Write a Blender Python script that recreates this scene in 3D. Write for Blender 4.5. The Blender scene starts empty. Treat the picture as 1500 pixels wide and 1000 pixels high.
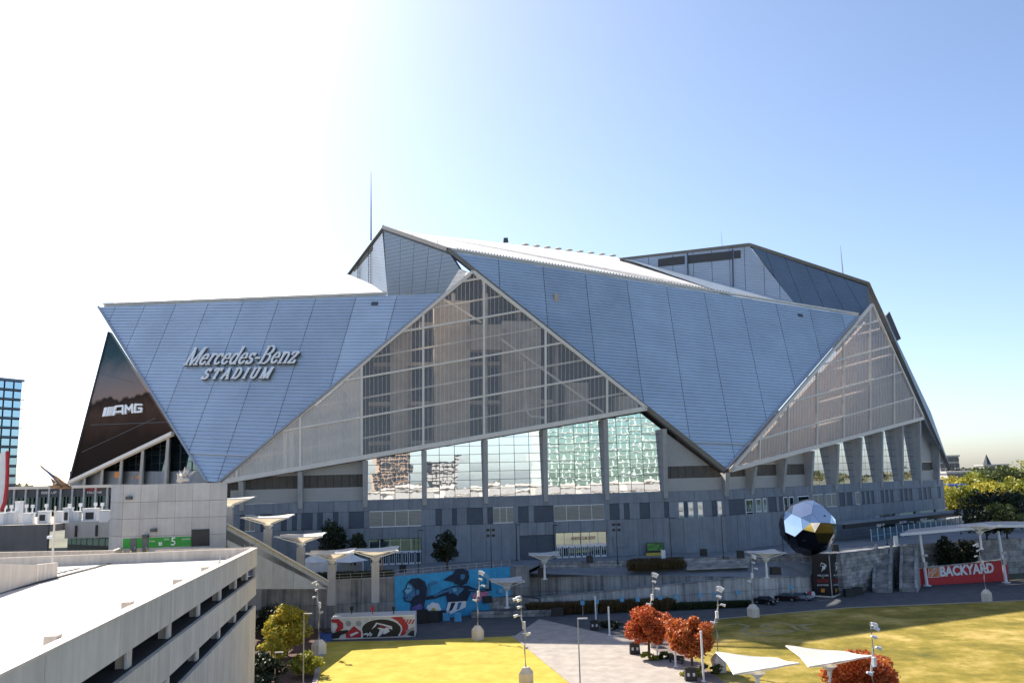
import bpy, math, random
from math import radians, sin, cos, tan, pi, sqrt, atan2
from mathutils import Vector, Matrix
import numpy as np

scene = bpy.context.scene
col = scene.collection
random.seed(7)
RNG = np.random.default_rng(11)

# ------------------------------------------------------------------ camera
F = 1250.0                                   # focal length in photo pixels (1500 wide)
PITCH, ROLL = math.atan(200 / 1250), radians(1.5)
CAM = Vector((0, 0, 26))
_f = Vector((0, cos(PITCH), sin(PITCH)))
_r0, _u0 = Vector((1, 0, 0)), Vector((0, -sin(PITCH), cos(PITCH)))
_r = _r0 * cos(ROLL) - _u0 * sin(ROLL)
_u = _u0 * cos(ROLL) + _r0 * sin(ROLL)
cd = bpy.data.cameras.new('camera')
cam = bpy.data.objects.new('camera', cd)
col.objects.link(cam)
cd.sensor_width = 36
cd.lens = 36 * F / 1500
cd.clip_start, cd.clip_end = 0.5, 6000
cam.matrix_world = Matrix(((_r.x, _u.x, -_f.x, CAM.x), (_r.y, _u.y, -_f.y, CAM.y),
                           (_r.z, _u.z, -_f.z, CAM.z), (0, 0, 0, 1)))
scene.camera = cam

# ------------------------------------------------------------------ sky, sun, exposure
SUN_EL = radians(43)
SUN_H = Vector((-0.62, 0.785, 0)).normalized()          # towards the sun, level
world = bpy.data.worlds.new('World')
scene.world = world
world.use_nodes = True
wn = world.node_tree
for n in list(wn.nodes):
    wn.nodes.remove(n)
sky = wn.nodes.new('ShaderNodeTexSky')
sky.sky_type = 'NISHITA'
sky.sun_disc = False
sky.sun_elevation = SUN_EL
sky.sun_rotation = math.atan2(SUN_H.x, SUN_H.y)
sky.altitude = 300
sky.air_density, sky.dust_density, sky.ozone_density = 0.8, 1.5, 2.0
bg = wn.nodes.new('ShaderNodeBackground')
bg.inputs['Strength'].default_value = 0.092
wo = wn.nodes.new('ShaderNodeOutputWorld')
wn.links.new(sky.outputs[0], bg.inputs[0])
wn.links.new(bg.outputs[0], wo.inputs[0])
sd = bpy.data.lights.new('sun', 'SUN')
sd.energy, sd.angle, sd.color = 3.7, radians(0.55), (1.0, 0.92, 0.79)
sun = bpy.data.objects.new('sun', sd)
col.objects.link(sun)
sdir = Vector((SUN_H.x * cos(SUN_EL), SUN_H.y * cos(SUN_EL), sin(SUN_EL)))
sun.rotation_euler = sdir.to_track_quat('Z', 'Y').to_euler()
scene.view_settings.view_transform = 'Standard'
scene.view_settings.look = 'None'
scene.view_settings.gamma = 1
scene.view_settings.exposure = 1.3
scene.view_settings.use_curve_mapping = False

# ------------------------------------------------------------------ picture rays -> places
def ray(px, py):
    return _r * ((px - 750) / F) + _u * ((500 - py) / F) + _f
def PY(px, py, Y):                      # point at distance Y
    d = ray(px, py)
    return CAM + d * (Y / d.y)
def PZ(px, py, z=0.0):                  # point on the level z
    d = ray(px, py)
    return CAM + d * ((z - CAM.z) / d.z)
def PP(px, py, pl):                     # point on a plane (point, normal)
    d = ray(px, py)
    return CAM + d * ((pl[0] - CAM).dot(pl[1]) / d.dot(pl[1]))
def plane3(a, b, c):
    n = (b - a).cross(c - a).normalized()
    if n.dot(CAM - a) < 0:
        n = -n
    return (a, n)
def vplane(a, b):                       # upright plane through two points
    return plane3(a, b, a + Vector((0, 0, 10)))

# ------------------------------------------------------------------ mesh builder
class MB:
    def __init__(self):
        self.v, self.f = [], []
    def poly(self, pts):
        i = len(self.v)
        self.v += [tuple(p) for p in pts]
        self.f.append(tuple(range(i, i + len(pts))))
        return self
    def prism(self, pts, vec):
        pts = [Vector(p) for p in pts]
        n = len(pts)
        nn = Vector((0, 0, 0))
        for k in range(n):
            nn += pts[k].cross(pts[(k + 1) % n])
        if nn.dot(Vector(vec)) > 0:
            pts = pts[::-1]
        i = len(self.v)
        self.v += [tuple(p) for p in pts] + [tuple(p + Vector(vec)) for p in pts]
        self.f.append(tuple(range(i, i + n)))
        self.f.append(tuple(range(i + 2 * n - 1, i + n - 1, -1)))
        for k in range(n):
            l = (k + 1) % n
            self.f.append((i + l, i + k, i + n + k, i + n + l))
        return self
    def box(self, c, s, rz=0.0, taper=1.0, M=None):
        c = Vector(c)
        i = len(self.v)
        for z in (-.5, .5):
            t = 1 if z < 0 else taper
            for x, y in ((-.5, -.5), (.5, -.5), (.5, .5), (-.5, .5)):
                p = Vector((x * s[0] * t, y * s[1] * t, z * s[2]))
                if M is not None:
                    p = M @ p
                elif rz:
                    p = Vector((p.x * cos(rz) - p.y * sin(rz), p.x * sin(rz) + p.y * cos(rz), p.z))
                self.v.append(tuple(c + p))
        for q in ((3, 2, 1, 0), (4, 5, 6, 7), (0, 1, 5, 4), (1, 2, 6, 5), (2, 3, 7, 6), (3, 0, 4, 7)):
            self.f.append(tuple(i + k for k in q))
        return self
    def beam(self, a, b, w, h, up=(0, 0, 1)):
        a, b = Vector(a), Vector(b)
        d = (b - a).normalized()
        s = d.cross(Vector(up))
        s = s.normalized() if s.length > 1e-5 else Vector((1, 0, 0))
        t = s.cross(d).normalized()
        i = len(self.v)
        for p in (a, b):
            for x, y in ((-.5, -.5), (.5, -.5), (.5, .5), (-.5, .5)):
                self.v.append(tuple(p + s * (x * w) + t * (y * h)))
        for q in ((0, 1, 2, 3), (7, 6, 5, 4), (4, 5, 1, 0), (5, 6, 2, 1), (6, 7, 3, 2), (7, 4, 0, 3)):
            self.f.append(tuple(i + k for k in q))
        return self
    def tube(self, pts, rad, n=8):
        pts = [Vector(p) for p in pts]
        if not hasattr(rad, '__len__'):
            rad = [rad] * len(pts)
        i = len(self.v)
        for k, p in enumerate(pts):
            d = (pts[min(k + 1, len(pts) - 1)] - pts[max(k - 1, 0)]).normalized()
            a = d.cross(Vector((0, 0, 1)))
            a = a.normalized() if a.length > 1e-3 else Vector((1, 0, 0))
            b = d.cross(a)
            for j in range(n):
                t = 2 * pi * j / n
                self.v.append(tuple(p + (a * cos(t) + b * sin(t)) * rad[k]))
        m = len(pts)
        for k in range(m - 1):
            for j in range(n):
                l = (j + 1) % n
                self.f.append((i + k * n + j, i + k * n + l, i + (k + 1) * n + l, i + (k + 1) * n + j))
        self.f.append(tuple(i + j for j in range(n - 1, -1, -1)))
        self.f.append(tuple(i + (m - 1) * n + j for j in range(n)))
        return self
    def lathe(self, prof, c=(0, 0, 0), n=16):
        i = len(self.v)
        for r, z in prof:
            for j in range(n):
                t = 2 * pi * j / n
                self.v.append((c[0] + r * cos(t), c[1] + r * sin(t), c[2] + z))
        for k in range(len(prof) - 1):
            for j in range(n):
                l = (j + 1) % n
                self.f.append((i + k * n + j, i + k * n + l, i + (k + 1) * n + l, i + (k + 1) * n + j))
        return self
    def mesh(self, name, smooth=False):
        me = bpy.data.meshes.new(name)
        me.from_pydata(self.v, [], self.f)
        if smooth:
            me.polygons.foreach_set('use_smooth', [True] * len(me.polygons))
        me.update()
        return me

def tag(o, label=None, cat=None, group=None, kind=None):
    if label: o['label'] = label
    if cat: o['category'] = cat
    if group: o['group'] = group
    if kind: o['kind'] = kind
    return o
def obj(name, mb, mat=None, parent=None, label=None, cat=None, group=None, kind=None, smooth=False):
    me = mb.mesh(name, smooth) if isinstance(mb, MB) else mb
    if mat is not None and not me.materials:
        me.materials.append(mat)
    o = bpy.data.objects.new(name, me)
    col.objects.link(o)
    if parent is not None:
        o.parent = parent
        o.matrix_parent_inverse = Matrix.Translation(-parent.location) if parent.type == 'EMPTY' and parent.parent is None and not any(parent.rotation_euler) else Matrix.Identity(4)
    return tag(o, label, cat, group, kind)
def empty(name, loc=(0, 0, 0), label=None, cat=None, group=None, parent=None):
    o = bpy.data.objects.new(name, None)
    col.objects.link(o)
    o.location = loc
    if parent is not None:
        o.parent = parent
    return tag(o, label, cat, group)
def local(name, mb, mat, parent, smooth=False):
    """a part whose mesh is written in its thing's own coordinates"""
    me = mb.mesh(name, smooth) if isinstance(mb, MB) else mb
    if mat is not None and not me.materials:
        me.materials.append(mat)
    o = bpy.data.objects.new(name, me)
    col.objects.link(o)
    o.parent = parent
    return o
def copy_tree(o, loc, rz=0.0, label=None, group=None, scale=None):
    def cp(a, par):
        c = a.copy()
        col.objects.link(c)
        if par is not None:
            c.parent = par
        for ch in [x for x in a.children]:
            cp(ch, c)
        return c
    c = cp(o, None)
    c.location = loc
    c.rotation_euler = (0, 0, rz)
    if scale: c.scale = scale
    if label: c['label'] = label
    if group: c['group'] = group
    return c

# ------------------------------------------------------------------ materials
def srgb(r, g, b):
    f = lambda c: (c / 255 / 12.92) if c <= 10 else (((c / 255) + .055) / 1.055) ** 2.4
    return (f(r), f(g), f(b))
def mat(name, color, rough=.7, metal=0.0, var=.12, scale=1.5, bump=0.0, bscale=None, streak=0.0, spec=.5, dark=None, objvar=0.0):
    """plain Principled surface with uneven tone, optional relief and vertical weather streaks"""
    m = bpy.data.materials.new(name)
    m.use_nodes = True
    nt = m.node_tree
    b = nt.nodes['Principled BSDF']
    b.inputs['Roughness'].default_value = rough
    b.inputs['Metallic'].default_value = metal
    b.inputs['Specular IOR Level'].default_value = spec
    N, L = nt.nodes.new, nt.links.new
    geo = N('ShaderNodeNewGeometry')
    no = N('ShaderNodeTexNoise')
    no.inputs['Scale'].default_value = scale
    no.inputs['Detail'].default_value = 6
    no.inputs['Roughness'].default_value = .62
    L(geo.outputs['Position'], no.inputs['Vector'])
    fac = no.outputs[0]
    if streak:
        mp = N('ShaderNodeMapping')
        mp.inputs['Scale'].default_value = (1.6, 1.6, .06)
        L(geo.outputs['Position'], mp.inputs[0])
        n2 = N('ShaderNodeTexNoise')
        n2.inputs['Scale'].default_value = 1.0
        n2.inputs['Detail'].default_value = 5
        L(mp.outputs[0], n2.inputs['Vector'])
        mx = N('ShaderNodeMix')
        mx.inputs[0].default_value = streak
        L(fac, mx.inputs[2]); L(n2.outputs[0], mx.inputs[3])
        fac = mx.outputs[0]
    cr = N('ShaderNodeValToRGB')
    c = Vector(color)
    lo = Vector(dark) if dark else c * (1 - 1.6 * var)
    hi = c * (1 + var)
    cr.color_ramp.elements[0].position, cr.color_ramp.elements[1].position = .3, .7
    cr.color_ramp.elements[0].color = (*[max(0, x) for x in lo], 1)
    cr.color_ramp.elements[1].color = (*[min(1, x) for x in hi], 1)
    L(fac, cr.inputs[0])
    if objvar:
        oi = N('ShaderNodeObjectInfo')
        mr = N('ShaderNodeMapRange')
        mr.inputs[3].default_value, mr.inputs[4].default_value = 1 - objvar, 1 + objvar
        L(oi.outputs['Random'], mr.inputs[0])
        vm = N('ShaderNodeVectorMath'); vm.operation = 'SCALE'
        L(cr.outputs[0], vm.inputs[0]); L(mr.outputs[0], vm.inputs['Scale'])
        L(vm.outputs[0], b.inputs['Base Color'])
        m2 = N('ShaderNodeMapRange')
        m2.inputs[3].default_value, m2.inputs[4].default_value = rough - .05, rough + .06
        L(oi.outputs['Random'], m2.inputs[0]); L(m2.outputs[0], b.inputs['Roughness'])
    else:
        L(cr.outputs[0], b.inputs['Base Color'])
    if bump:
        n3 = N('ShaderNodeTexNoise')
        n3.inputs['Scale'].default_value = bscale or scale * 8
        n3.inputs['Detail'].default_value = 5
        L(geo.outputs['Position'], n3.inputs['Vector'])
        bp = N('ShaderNodeBump')
        bp.inputs['Strength'].default_value = bump
        bp.inputs['Distance'].default_value = .1
        L(n3.outputs[0], bp.inputs['Height'])
        L(bp.outputs[0], b.inputs['Normal'])
    return m
def leafmat(name, c0, c1, c2, trans=.35):
    m = bpy.data.materials.new(name)
    m.use_nodes = True
    nt = m.node_tree
    N, L = nt.nodes.new, nt.links.new
    b = nt.nodes['Principled BSDF']
    b.inputs['Roughness'].default_value = .55
    geo = N('ShaderNodeNewGeometry')
    cr = N('ShaderNodeValToRGB')
    e = cr.color_ramp.elements
    e[0].color, e[1].color = (*c0, 1), (*c2, 1)
    k = e.new(.5)
    k.color = (*c1, 1)
    L(geo.outputs['Random Per Island'], cr.inputs[0])
    L(cr.outputs[0], b.inputs['Base Color'])
    tr = N('ShaderNodeBsdfTranslucent')
    L(cr.outputs[0], tr.inputs[0])
    mx = N('ShaderNodeMixShader')
    mx.inputs[0].default_value = trans
    L(b.outputs[0], mx.inputs[1]); L(tr.outputs[0], mx.inputs[2])
    L(mx.outputs[0], nt.nodes['Material Output'].inputs[0])
    return m
def glassmat(name, tint, alpha, rough=.03, metal_mix=.5, wave=0.0, diff=None):
    """part see-through, part mirror (and part milky) pane"""
    m = bpy.data.materials.new(name)
    m.use_nodes = True
    nt = m.node_tree
    N, L = nt.nodes.new, nt.links.new
    for n in list(nt.nodes):
        if n.type == 'BSDF_PRINCIPLED': nt.nodes.remove(n)
    out = nt.nodes['Material Output']
    gl = N('ShaderNodeBsdfGlossy')
    gl.inputs['Roughness'].default_value = rough
    gl.inputs['Color'].default_value = (*tint, 1)
    base = N('ShaderNodeBsdfTransparent')
    base.inputs[0].default_value = (*tint, 1)
    if diff is not None:
        df = N('ShaderNodeBsdfDiffuse')
        df.inputs[0].default_value = (*diff[0], 1)
        m1 = N('ShaderNodeMixShader')
        m1.inputs[0].default_value = diff[1]
        L(base.outputs[0], m1.inputs[1]); L(df.outputs[0], m1.inputs[2])
        base = m1
    mx = N('ShaderNodeMixShader')
    mx.inputs[0].default_value = 1 - alpha
    L(base.outputs[0], mx.inputs[1]); L(gl.outputs[0], mx.inputs[2])
    L(mx.outputs[0], out.inputs[0])
    if wave:
        geo = N('ShaderNodeNewGeometry')
        no = N('ShaderNodeTexNoise')
        no.inputs['Scale'].default_value = .55
        no.inputs['Detail'].default_value = 1.5
        L(geo.outputs['Position'], no.inputs['Vector'])
        bp = N('ShaderNodeBump')
        bp.inputs['Strength'].default_value = wave
        bp.inputs['Distance'].default_value = .1
        L(no.outputs[0], bp.inputs['Height'])
        L(bp.outputs[0], gl.inputs['Normal'])
    return m

M_FACET = mat('facet_metal', (.57, .65, .715), .33, .5, .07, .10, bump=.08, bscale=.35, objvar=.075)
M_FACETD = mat('upper_wall_shaded_metal', (.20, .25, .31), .5, .35, .05, .15)  # shade under the roof corners is put into this darker colour
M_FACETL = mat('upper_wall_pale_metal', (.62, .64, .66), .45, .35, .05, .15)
M_JOINT = mat('joint_dark', (.045, .055, .07), .7)
M_ROOF = mat('roof_membrane', (.80, .77, .72), .6, 0, .05, .2)
M_FASCIA = mat('fascia_metal', (.20, .185, .165), .5, .3, .1, .4)
M_SOFFIT = mat('soffit_metal', (.085, .09, .095), .6, .2, .12, .3)
M_FRAME = mat('frame_steel', (.74, .67, .58), .5, .1, .06, .6)
M_CONC = mat('base_concrete', (.25, .27, .295), .85, 0, .16, .5, .15, 6, streak=.5, objvar=.09)
M_CONCD = mat('dark_panel', (.075, .092, .12), .6, .1, .10, .6)
M_FINC = mat('fin_concrete', (.40, .39, .37), .85, 0, .12, .7, .15, 6, streak=.4)
M_SIDING = mat('siding_metal', (.40, .385, .36), .55, .2, .05, .4)
M_LOUVER = mat('louver_metal', (.10, .088, .075), .6, .2, .1, .6)
M_LOUVERT = mat('louver_tan', (.34, .33, .29), .6, .2, .06, .6)
M_MIRROR = glassmat('mirror_glass', (.90, .92, .95), .03, .012, wave=.028)
M_DGLASS = glassmat('dark_glass', (.22, .33, .38), .35, .02, wave=.02)
M_WGLASS = glassmat('window_glass', (.60, .66, .72), .25, .02, wave=.03)
M_ETFE = glassmat('etfe_film', (.95, .92, .88), .94, .15, diff=((.52, .44, .36), .18))
M_ETFEP = glassmat('etfe_film_sunlit', (.92, .86, .80), .92, .12, diff=((.97, .85, .72), .46))  # left bays: sun coming through from behind is put into the colour
M_ETFER = glassmat('etfe_film_mauve', (.86, .80, .80), .90, .14, diff=((.60, .53, .51), .42))
M_WHITE = mat('white_paint', (.80, .80, .79), .45, 0, .04, 1)
M_BLACK = mat('black_metal', (.02, .02, .022), .5, 0, .2, 2)
M_STEELP = mat('grey_steel', (.42, .42, .42), .4, .4, .06, 2)
# ================================================================== STADIUM
Z_PLAZA, Z_WALL = 8.0, 22.0
A_L = PY(313, 706, 184)          # lower tips of the two near wings
A_R = PY(1062, 688, 200)
A_3 = PY(1390, 685, 284)
A_0 = PY(102, 707, 222)
def flat(p): return Vector((p.x, p.y, 0))
VL, VR, VA = vplane(A_L, A_R), vplane(A_R, A_3), vplane(A_0, A_L)
def inset(pl, d): return (pl[0] - pl[1] * d, pl[1])
stadium = empty('stadium', flat((A_L + A_R) / 2) + Vector((0, 0, Z_PLAZA)),
                'huge angular stadium of blue metal wings, glass triangles and a concrete base', 'stadium')
S = stadium

def clip2(poly, p, n):
    out = []
    for i in range(len(poly)):
        a, b = poly[i], poly[(i + 1) % len(poly)]
        da = (a[0] - p[0]) * n[0] + (a[1] - p[1]) * n[1]
        db = (b[0] - p[0]) * n[0] + (b[1] - p[1]) * n[1]
        if da >= 0: out.append(a)
        if (da > 0 and db < 0) or (da < 0 and db > 0):
            t = da / (da - db)
            out.append((a[0] + (b[0] - a[0]) * t, a[1] + (b[1] - a[1]) * t))
    return out
def area2(p):
    return abs(sum(p[i][0] * p[(i + 1) % len(p)][1] - p[(i + 1) % len(p)][0] * p[i][1] for i in range(len(p)))) / 2

class Facet:
    """a flat sheet given by picture points on a plane; u runs along its rows, w across them"""
    def __init__(self, pix, pl, row):
        self.pl, self.n = pl, pl[1]
        self.P = [PP(x, y, pl) for x, y in pix]
        self.O = self.P[0]
        self.U = (PP(*row[1], pl) - PP(*row[0], pl)).normalized()
        self.W = self.n.cross(self.U).normalized()
        if self.W.z < 0: self.W = -self.W
        self.poly = [self.to2(p) for p in self.P]
    def to2(self, p):
        d = p - self.O
        return (d.dot(self.U), d.dot(self.W))
    def to3(self, q, off=0.0):
        return self.O + self.U * q[0] + self.W * q[1] + self.n * off
    def px2(self, x, y): return self.to2(PP(x, y, self.pl))

def clad(name, fc, seams, row_h, m, lap=.10, gap=.07, piece='panel', backing=M_JOINT, thick=.5):
    """backing sheet with one separate panel between each two seams, every panel made of lapped rows"""
    back = MB().prism([fc.to3(q, -.12) for q in fc.poly], -fc.n * thick)
    root = obj(name, back, backing, S)
    lines = []
    for (xa, ya, xb, yb) in seams:
        a, b = fc.px2(xa, ya), fc.px2(xb, yb)
        d = Vector((b[0] - a[0], b[1] - a[1])).normalized()
        nr = (-d.y, d.x)
        if nr[0] < 0: nr = (-nr[0], -nr[1])
        lines.append((a, nr))
    for k in range(len(lines) + 1):
        pc = fc.poly
        if k > 0:
            a, nr = lines[k - 1]
            pc = clip2(pc, (a[0] + nr[0] * gap, a[1] + nr[1] * gap), nr)
        if k < len(lines):
            a, nr = lines[k]
            pc = clip2(pc, (a[0] - nr[0] * gap, a[1] - nr[1] * gap), (-nr[0], -nr[1]))
        if len(pc) < 3 or area2(pc) < .5: continue
        mb = MB()
        w0, w1 = min(q[1] for q in pc), max(q[1] for q in pc)
        r0 = math.floor(w0 / row_h)
        for r in range(r0, math.ceil(w1 / row_h)):
            b0, b1 = r * row_h, (r + 1) * row_h
            q = clip2(clip2(pc, (0, b0 + .02), (0, 1)), (0, b1 - .02), (0, -1))
            if len(q) < 3 or area2(q) < .01: continue
            top = [fc.to3(p, lap * (1 - (p[1] - b0) / row_h)) for p in q]
            mb.prism(top, -fc.n * .14)
        if mb.v:
            obj(piece, mb, m, root)
    return root

# ---- the two blue wings facing the camera
T_L, T_A = PY(145, 450, 216), PY(688, 402, 194)
PLANE_L = plane3(A_L, T_L, T_A)
fl = Facet([(303, 705), (322, 706), (652, 430), (568, 433), (145, 450)][::1], PLANE_L, ((250, 520), (450, 521)))
seamsL = []
for x in (170, 213, 258, 306, 357, 409, 463, 522, 582):
    s = -.43 + (x - 213) * .17 / 369
    yt = 449 - (x - 145) * .038
    seamsL.append((x, yt, x + s * 240, yt + 240))
wing_l = clad('metal_wing', fl, seamsL, .92, M_FACET)
T_C, T_R = PY(657, 368, 203), PY(1257, 463, 247)
PLANE_R = plane3(A_R, T_C, T_R)
fr = Facet([(1062, 688), (657, 368), (1257, 463)], PLANE_R, ((800, 480), (1100, 508)))
seamsR = [(x, 368 + (x - 657) * .158, x + s * 200, 568 + (x - 657) * .158) for x, s in
          ((730, .05), (795, .087), (857, .112), (917.6, .14), (976, .154), (1031, .185), (1085, .21), (1136, .236), (1185, .241), (1232, .25))]
wing_r = clad('metal_wing', fr, seamsR, .95, M_FACET)
# bright trims along the wing edges and the waist line near each tip
def edge(parent, pts, w, h, m, name='edge_trim', off=.25, n=None):
    for a, b in zip(pts[:-1], pts[1:]):
        mb = MB().beam(a + n * off, b + n * off, w, h, n)
        obj(name, mb, m, parent)
for fc, root, pix, way in ((fl, wing_l, [(145, 450), (303, 705)], 1), (fl, wing_l, [(322, 706), (652, 430)], 1), (fl, wing_l, [(276, 664), (368, 668)], 0),
                      (fr, wing_r, [(1062, 688), (1257, 463)], 1), (fr, wing_r, [(1012, 648), (1094, 651)], 0)):
    edge(root, [PP(x, y, fc.pl) for x, y in pix], .5 if way else .25, .5 if way else .25, M_STEELP if way else M_FACETL, n=fc.n)
for fc, root, (x, y) in ((fl, wing_l, (549, 445)), (fr, wing_r, (1172, 462))):
    c = PP(x, y, fc.pl)
    obj('hatch', MB().prism([c + fc.U * a + fc.W * b + fc.n * .1 for a, b in ((-.8, -.45), (.8, -.45), (.8, .45), (-.8, .45))], fc.n * .12), M_CONCD, root)

# ---- the dark and pale upper walls under the raised roof corners
PK1, PK2 = PY(562, 333, 230), PY(1098, 358, 268)
C2 = PY(1272, 415, 262)
pl_d1 = plane3(PK1, T_C, PY(568, 433, 235))
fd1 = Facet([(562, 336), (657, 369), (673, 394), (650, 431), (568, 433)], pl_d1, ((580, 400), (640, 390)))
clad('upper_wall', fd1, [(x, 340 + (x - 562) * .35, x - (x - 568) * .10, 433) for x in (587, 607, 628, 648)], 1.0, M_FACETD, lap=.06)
pl_t1 = plane3(PP(673, 394, pl_d1), PP(650, 431, pl_d1), T_A)
ft1 = Facet([(673, 394), (650, 431), (655, 429), (690, 402)], pl_t1, ((660, 415), (680, 412)))
clad('upper_wall', ft1, [], 1.0, M_FRAME, lap=.05)
pl_p1 = plane3(PK1, PP(568, 433, pl_d1), PY(510, 402, 262))
fp1 = Facet([(510, 402), (560, 337), (568, 433), (543, 417)], pl_p1, ((520, 395), (560, 405)))
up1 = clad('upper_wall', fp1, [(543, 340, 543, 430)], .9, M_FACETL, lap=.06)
for q in ([(519, 394), (519, 398), (541, 372), (541, 366)], [(542, 364), (542, 371), (546, 366), (546, 359)]):
    obj('louver_band', MB().prism([PP(x, y, pl_p1) + pl_p1[1] * .08 for x, y in q], pl_p1[1] * .1), M_LOUVER, up1)
for x, y0, y1 in ((543, 362, 416), (527, 382, 408)):
    a, b = PP(x, y0, pl_p1) + pl_p1[1] * .3, PP(x, y1, pl_p1) + pl_p1[1] * .3
    lm = MB()
    for sx in (-.35, .35): lm.beam(a + Vector((sx, 0, 0)), b + Vector((sx, 0, 0)), .12, .12, (0, 1, 0))
    for k in range(14): 
        c = a.lerp(b, (k + .5) / 14); lm.beam(c - Vector((.35, 0, 0)), c + Vector((.35, 0, 0)), .1, .1)
    obj('access_ladder', lm, M_LOUVER, up1)
pl_p2 = plane3(PK2, PY(1166, 446, 256), PY(913, 381, 275))
fp2 = Facet([(913, 381), (1098, 361), (1166, 447), (1120, 437)], pl_p2, ((960, 390), (1090, 382)))
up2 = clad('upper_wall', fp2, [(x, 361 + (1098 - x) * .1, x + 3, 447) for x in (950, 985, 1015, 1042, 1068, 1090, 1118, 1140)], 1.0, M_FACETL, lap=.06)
for q in ([(964, 380), (1003, 375), (1003, 387), (964, 391)], [(1007, 374.5), (1072, 368), (1072, 380), (1007, 386.5)], [(1075, 368), (1085, 367), (1085, 378), (1075, 379)]):
    obj('louver_band', MB().prism([PP(x, y, pl_p2) + pl_p2[1] * .08 for x, y in q], pl_p2[1] * .1), M_LOUVER, up2)
for x, y0, y1 in ((1007, 372, 405), (1073, 366, 422)):
    obj('downpipe', MB().beam(PP(x, y0, pl_p2) + pl_p2[1] * .35, PP(x + 1, y1, pl_p2) + pl_p2[1] * .35, .3, .3, (0, 1, 0)), M_CONCD, up2)
pl_d2 = plane3(PK2, C2, PY(1166, 446, 256))
fd2 = Facet([(1102, 362), (1271, 420), (1272, 448), (1257, 464), (1166, 447)], pl_d2, ((1130, 400), (1240, 437)))
clad('upper_wall', fd2, [(x, 362 + (x - 1102) * .34, x + 32, 462) for x in (1122, 1150, 1180, 1208, 1236)], 1.0, M_FACETD, lap=.05)

# ---- roofs
PLANE_RM = plane3(PK1, T_C, T_R)
def sheet(name, pix, pl, m, th=.6, parent=S):
    return obj(name, MB().prism([PP(x, y, pl) for x, y in pix], -pl[1] * th), m, parent)
roof_m = sheet('roof', [(562, 333), (657, 366), (1257, 461.5), (1078, 434), (905, 377), (740, 356), (620, 343)], PLANE_RM, M_ROOF)
pl_rl = plane3(PP(152, 448, PLANE_L), PP(566, 432, PLANE_L), PY(380, 408, 236))
roof_l = sheet('roof', [(152, 447.5), (566, 431.5), (543, 416), (510, 402), (480, 403), (370, 409), (240, 420), (185, 437)], pl_rl, M_ROOF)
def gutter(root, a, b, pl, n):
    mb = MB()
    for k in range(n):
        t = (k + .5) / n
        p = PP(a[0] + (b[0] - a[0]) * t, a[1] + (b[1] - a[1]) * t, pl) + pl[1] * .35
        mb.box(p, (.3, .3, .4))
    g = obj('snow_guard', mb, M_FASCIA, root, kind='stuff')
gutter(roof_m, (668, 366), (1070, 430), PLANE_RM, 90)
obj('gutter', MB().beam(PP(657, 366, PLANE_RM) + Vector((0, 0, .3)), PP(1257, 461, PLANE_RM) + Vector((0, 0, .3)), .5, .5), M_FRAME, roof_m)
obj('gutter', MB().beam(PP(152, 447, pl_rl) + Vector((0, 0, .3)), PP(566, 431, pl_rl) + Vector((0, 0, .3)), .6, .5), M_FRAME, roof_l)
for x, y in ((741, 354.5),):
    c = PP(x, y, PLANE_RM)
    obj('roof_fan', MB().box(c + Vector((0, 0, .6)), (1.6, 1.4, 1.3), taper=.8), M_SOFFIT, roof_m)
for k in range(9):
    x = 770 + 16 * k
    c = PP(x, 358.5 + 2.0 * k, PLANE_RM)
    obj('skylight_hump', MB().lathe([(1.2, 0), (.9, .22), (.4, .33), (.05, .35)], tuple(c), 10), M_ROOF, roof_m)
# blue flashing where the far roof meets the middle roof
fs = [PP(905, 377, PLANE_RM), PP(1076, 434.5, PLANE_RM), PP(1252, 462, PLANE_RM), PP(1168, 446, pl_p2) + pl_p2[1] * .6, PP(913, 379.5, pl_p2) + pl_p2[1] * .6]
obj('flashing', MB().poly([fs[0], fs[1], fs[4]]).poly([fs[1], fs[3], fs[4]]).poly([fs[1], fs[2], fs[3]]), M_FACET, S)

# ---- roof edge beams: from each peak to the corner and down to the wing tip
def fascia(pts, w, h):
    root = None
    for a, b in zip(pts[:-1], pts[1:]):
        n = (CAM - a).normalized()
        mb = MB().beam(a, b, w, h, n)
        root2 = obj('roof_edge', mb, M_FASCIA, S)
        mb = MB().beam(a - n * .1 - Vector((0, 0, h * .6)), b - n * .1 - Vector((0, 0, h * .6)), w * .7, .5, n)
        obj('soffit_strip', mb, M_SOFFIT, root2)
fascia([PK1, T_C + Vector((0, 0, .4)), PP(1062, 688, PLANE_R)], 1.0, 1.2)
fascia([PY(510, 402, 262), PK1], .7, 1.0)
fascia([PY(908, 380, 276), PK2, C2, A_3], 1.0, 1.3)
# soffit between the last wing's edge and the right glass triangle
T_G = PY(1277, 446, 254)
E_R = PP(1352, 612, VR)
sof = MB().prism([C2, PP(1296, 470, plane3(C2, T_G, E_R)), E_R, A_3], Vector((.5, 1.2, 0)))
obj('soffit', sof, M_SOFFIT, S)
sof2 = MB().prism([C2 + Vector((1, 2, -.5)), A_3 + Vector((1, 2, -.5)), A_3 + Vector((8, 26, 20)), C2 + Vector((-10, 40, 0))], Vector((.8, .3, 0)))
obj('metal_wing', sof2, M_FACETD, S)
tip = [PY(1303, 456, 290), PY(1320, 496, 290), PY(1313, 500, 290), PY(1298, 462, 290)]
obj('far_wing_tip', MB().prism(tip, Vector((0, 1.5, 0))), M_SOFFIT, S)

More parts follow.
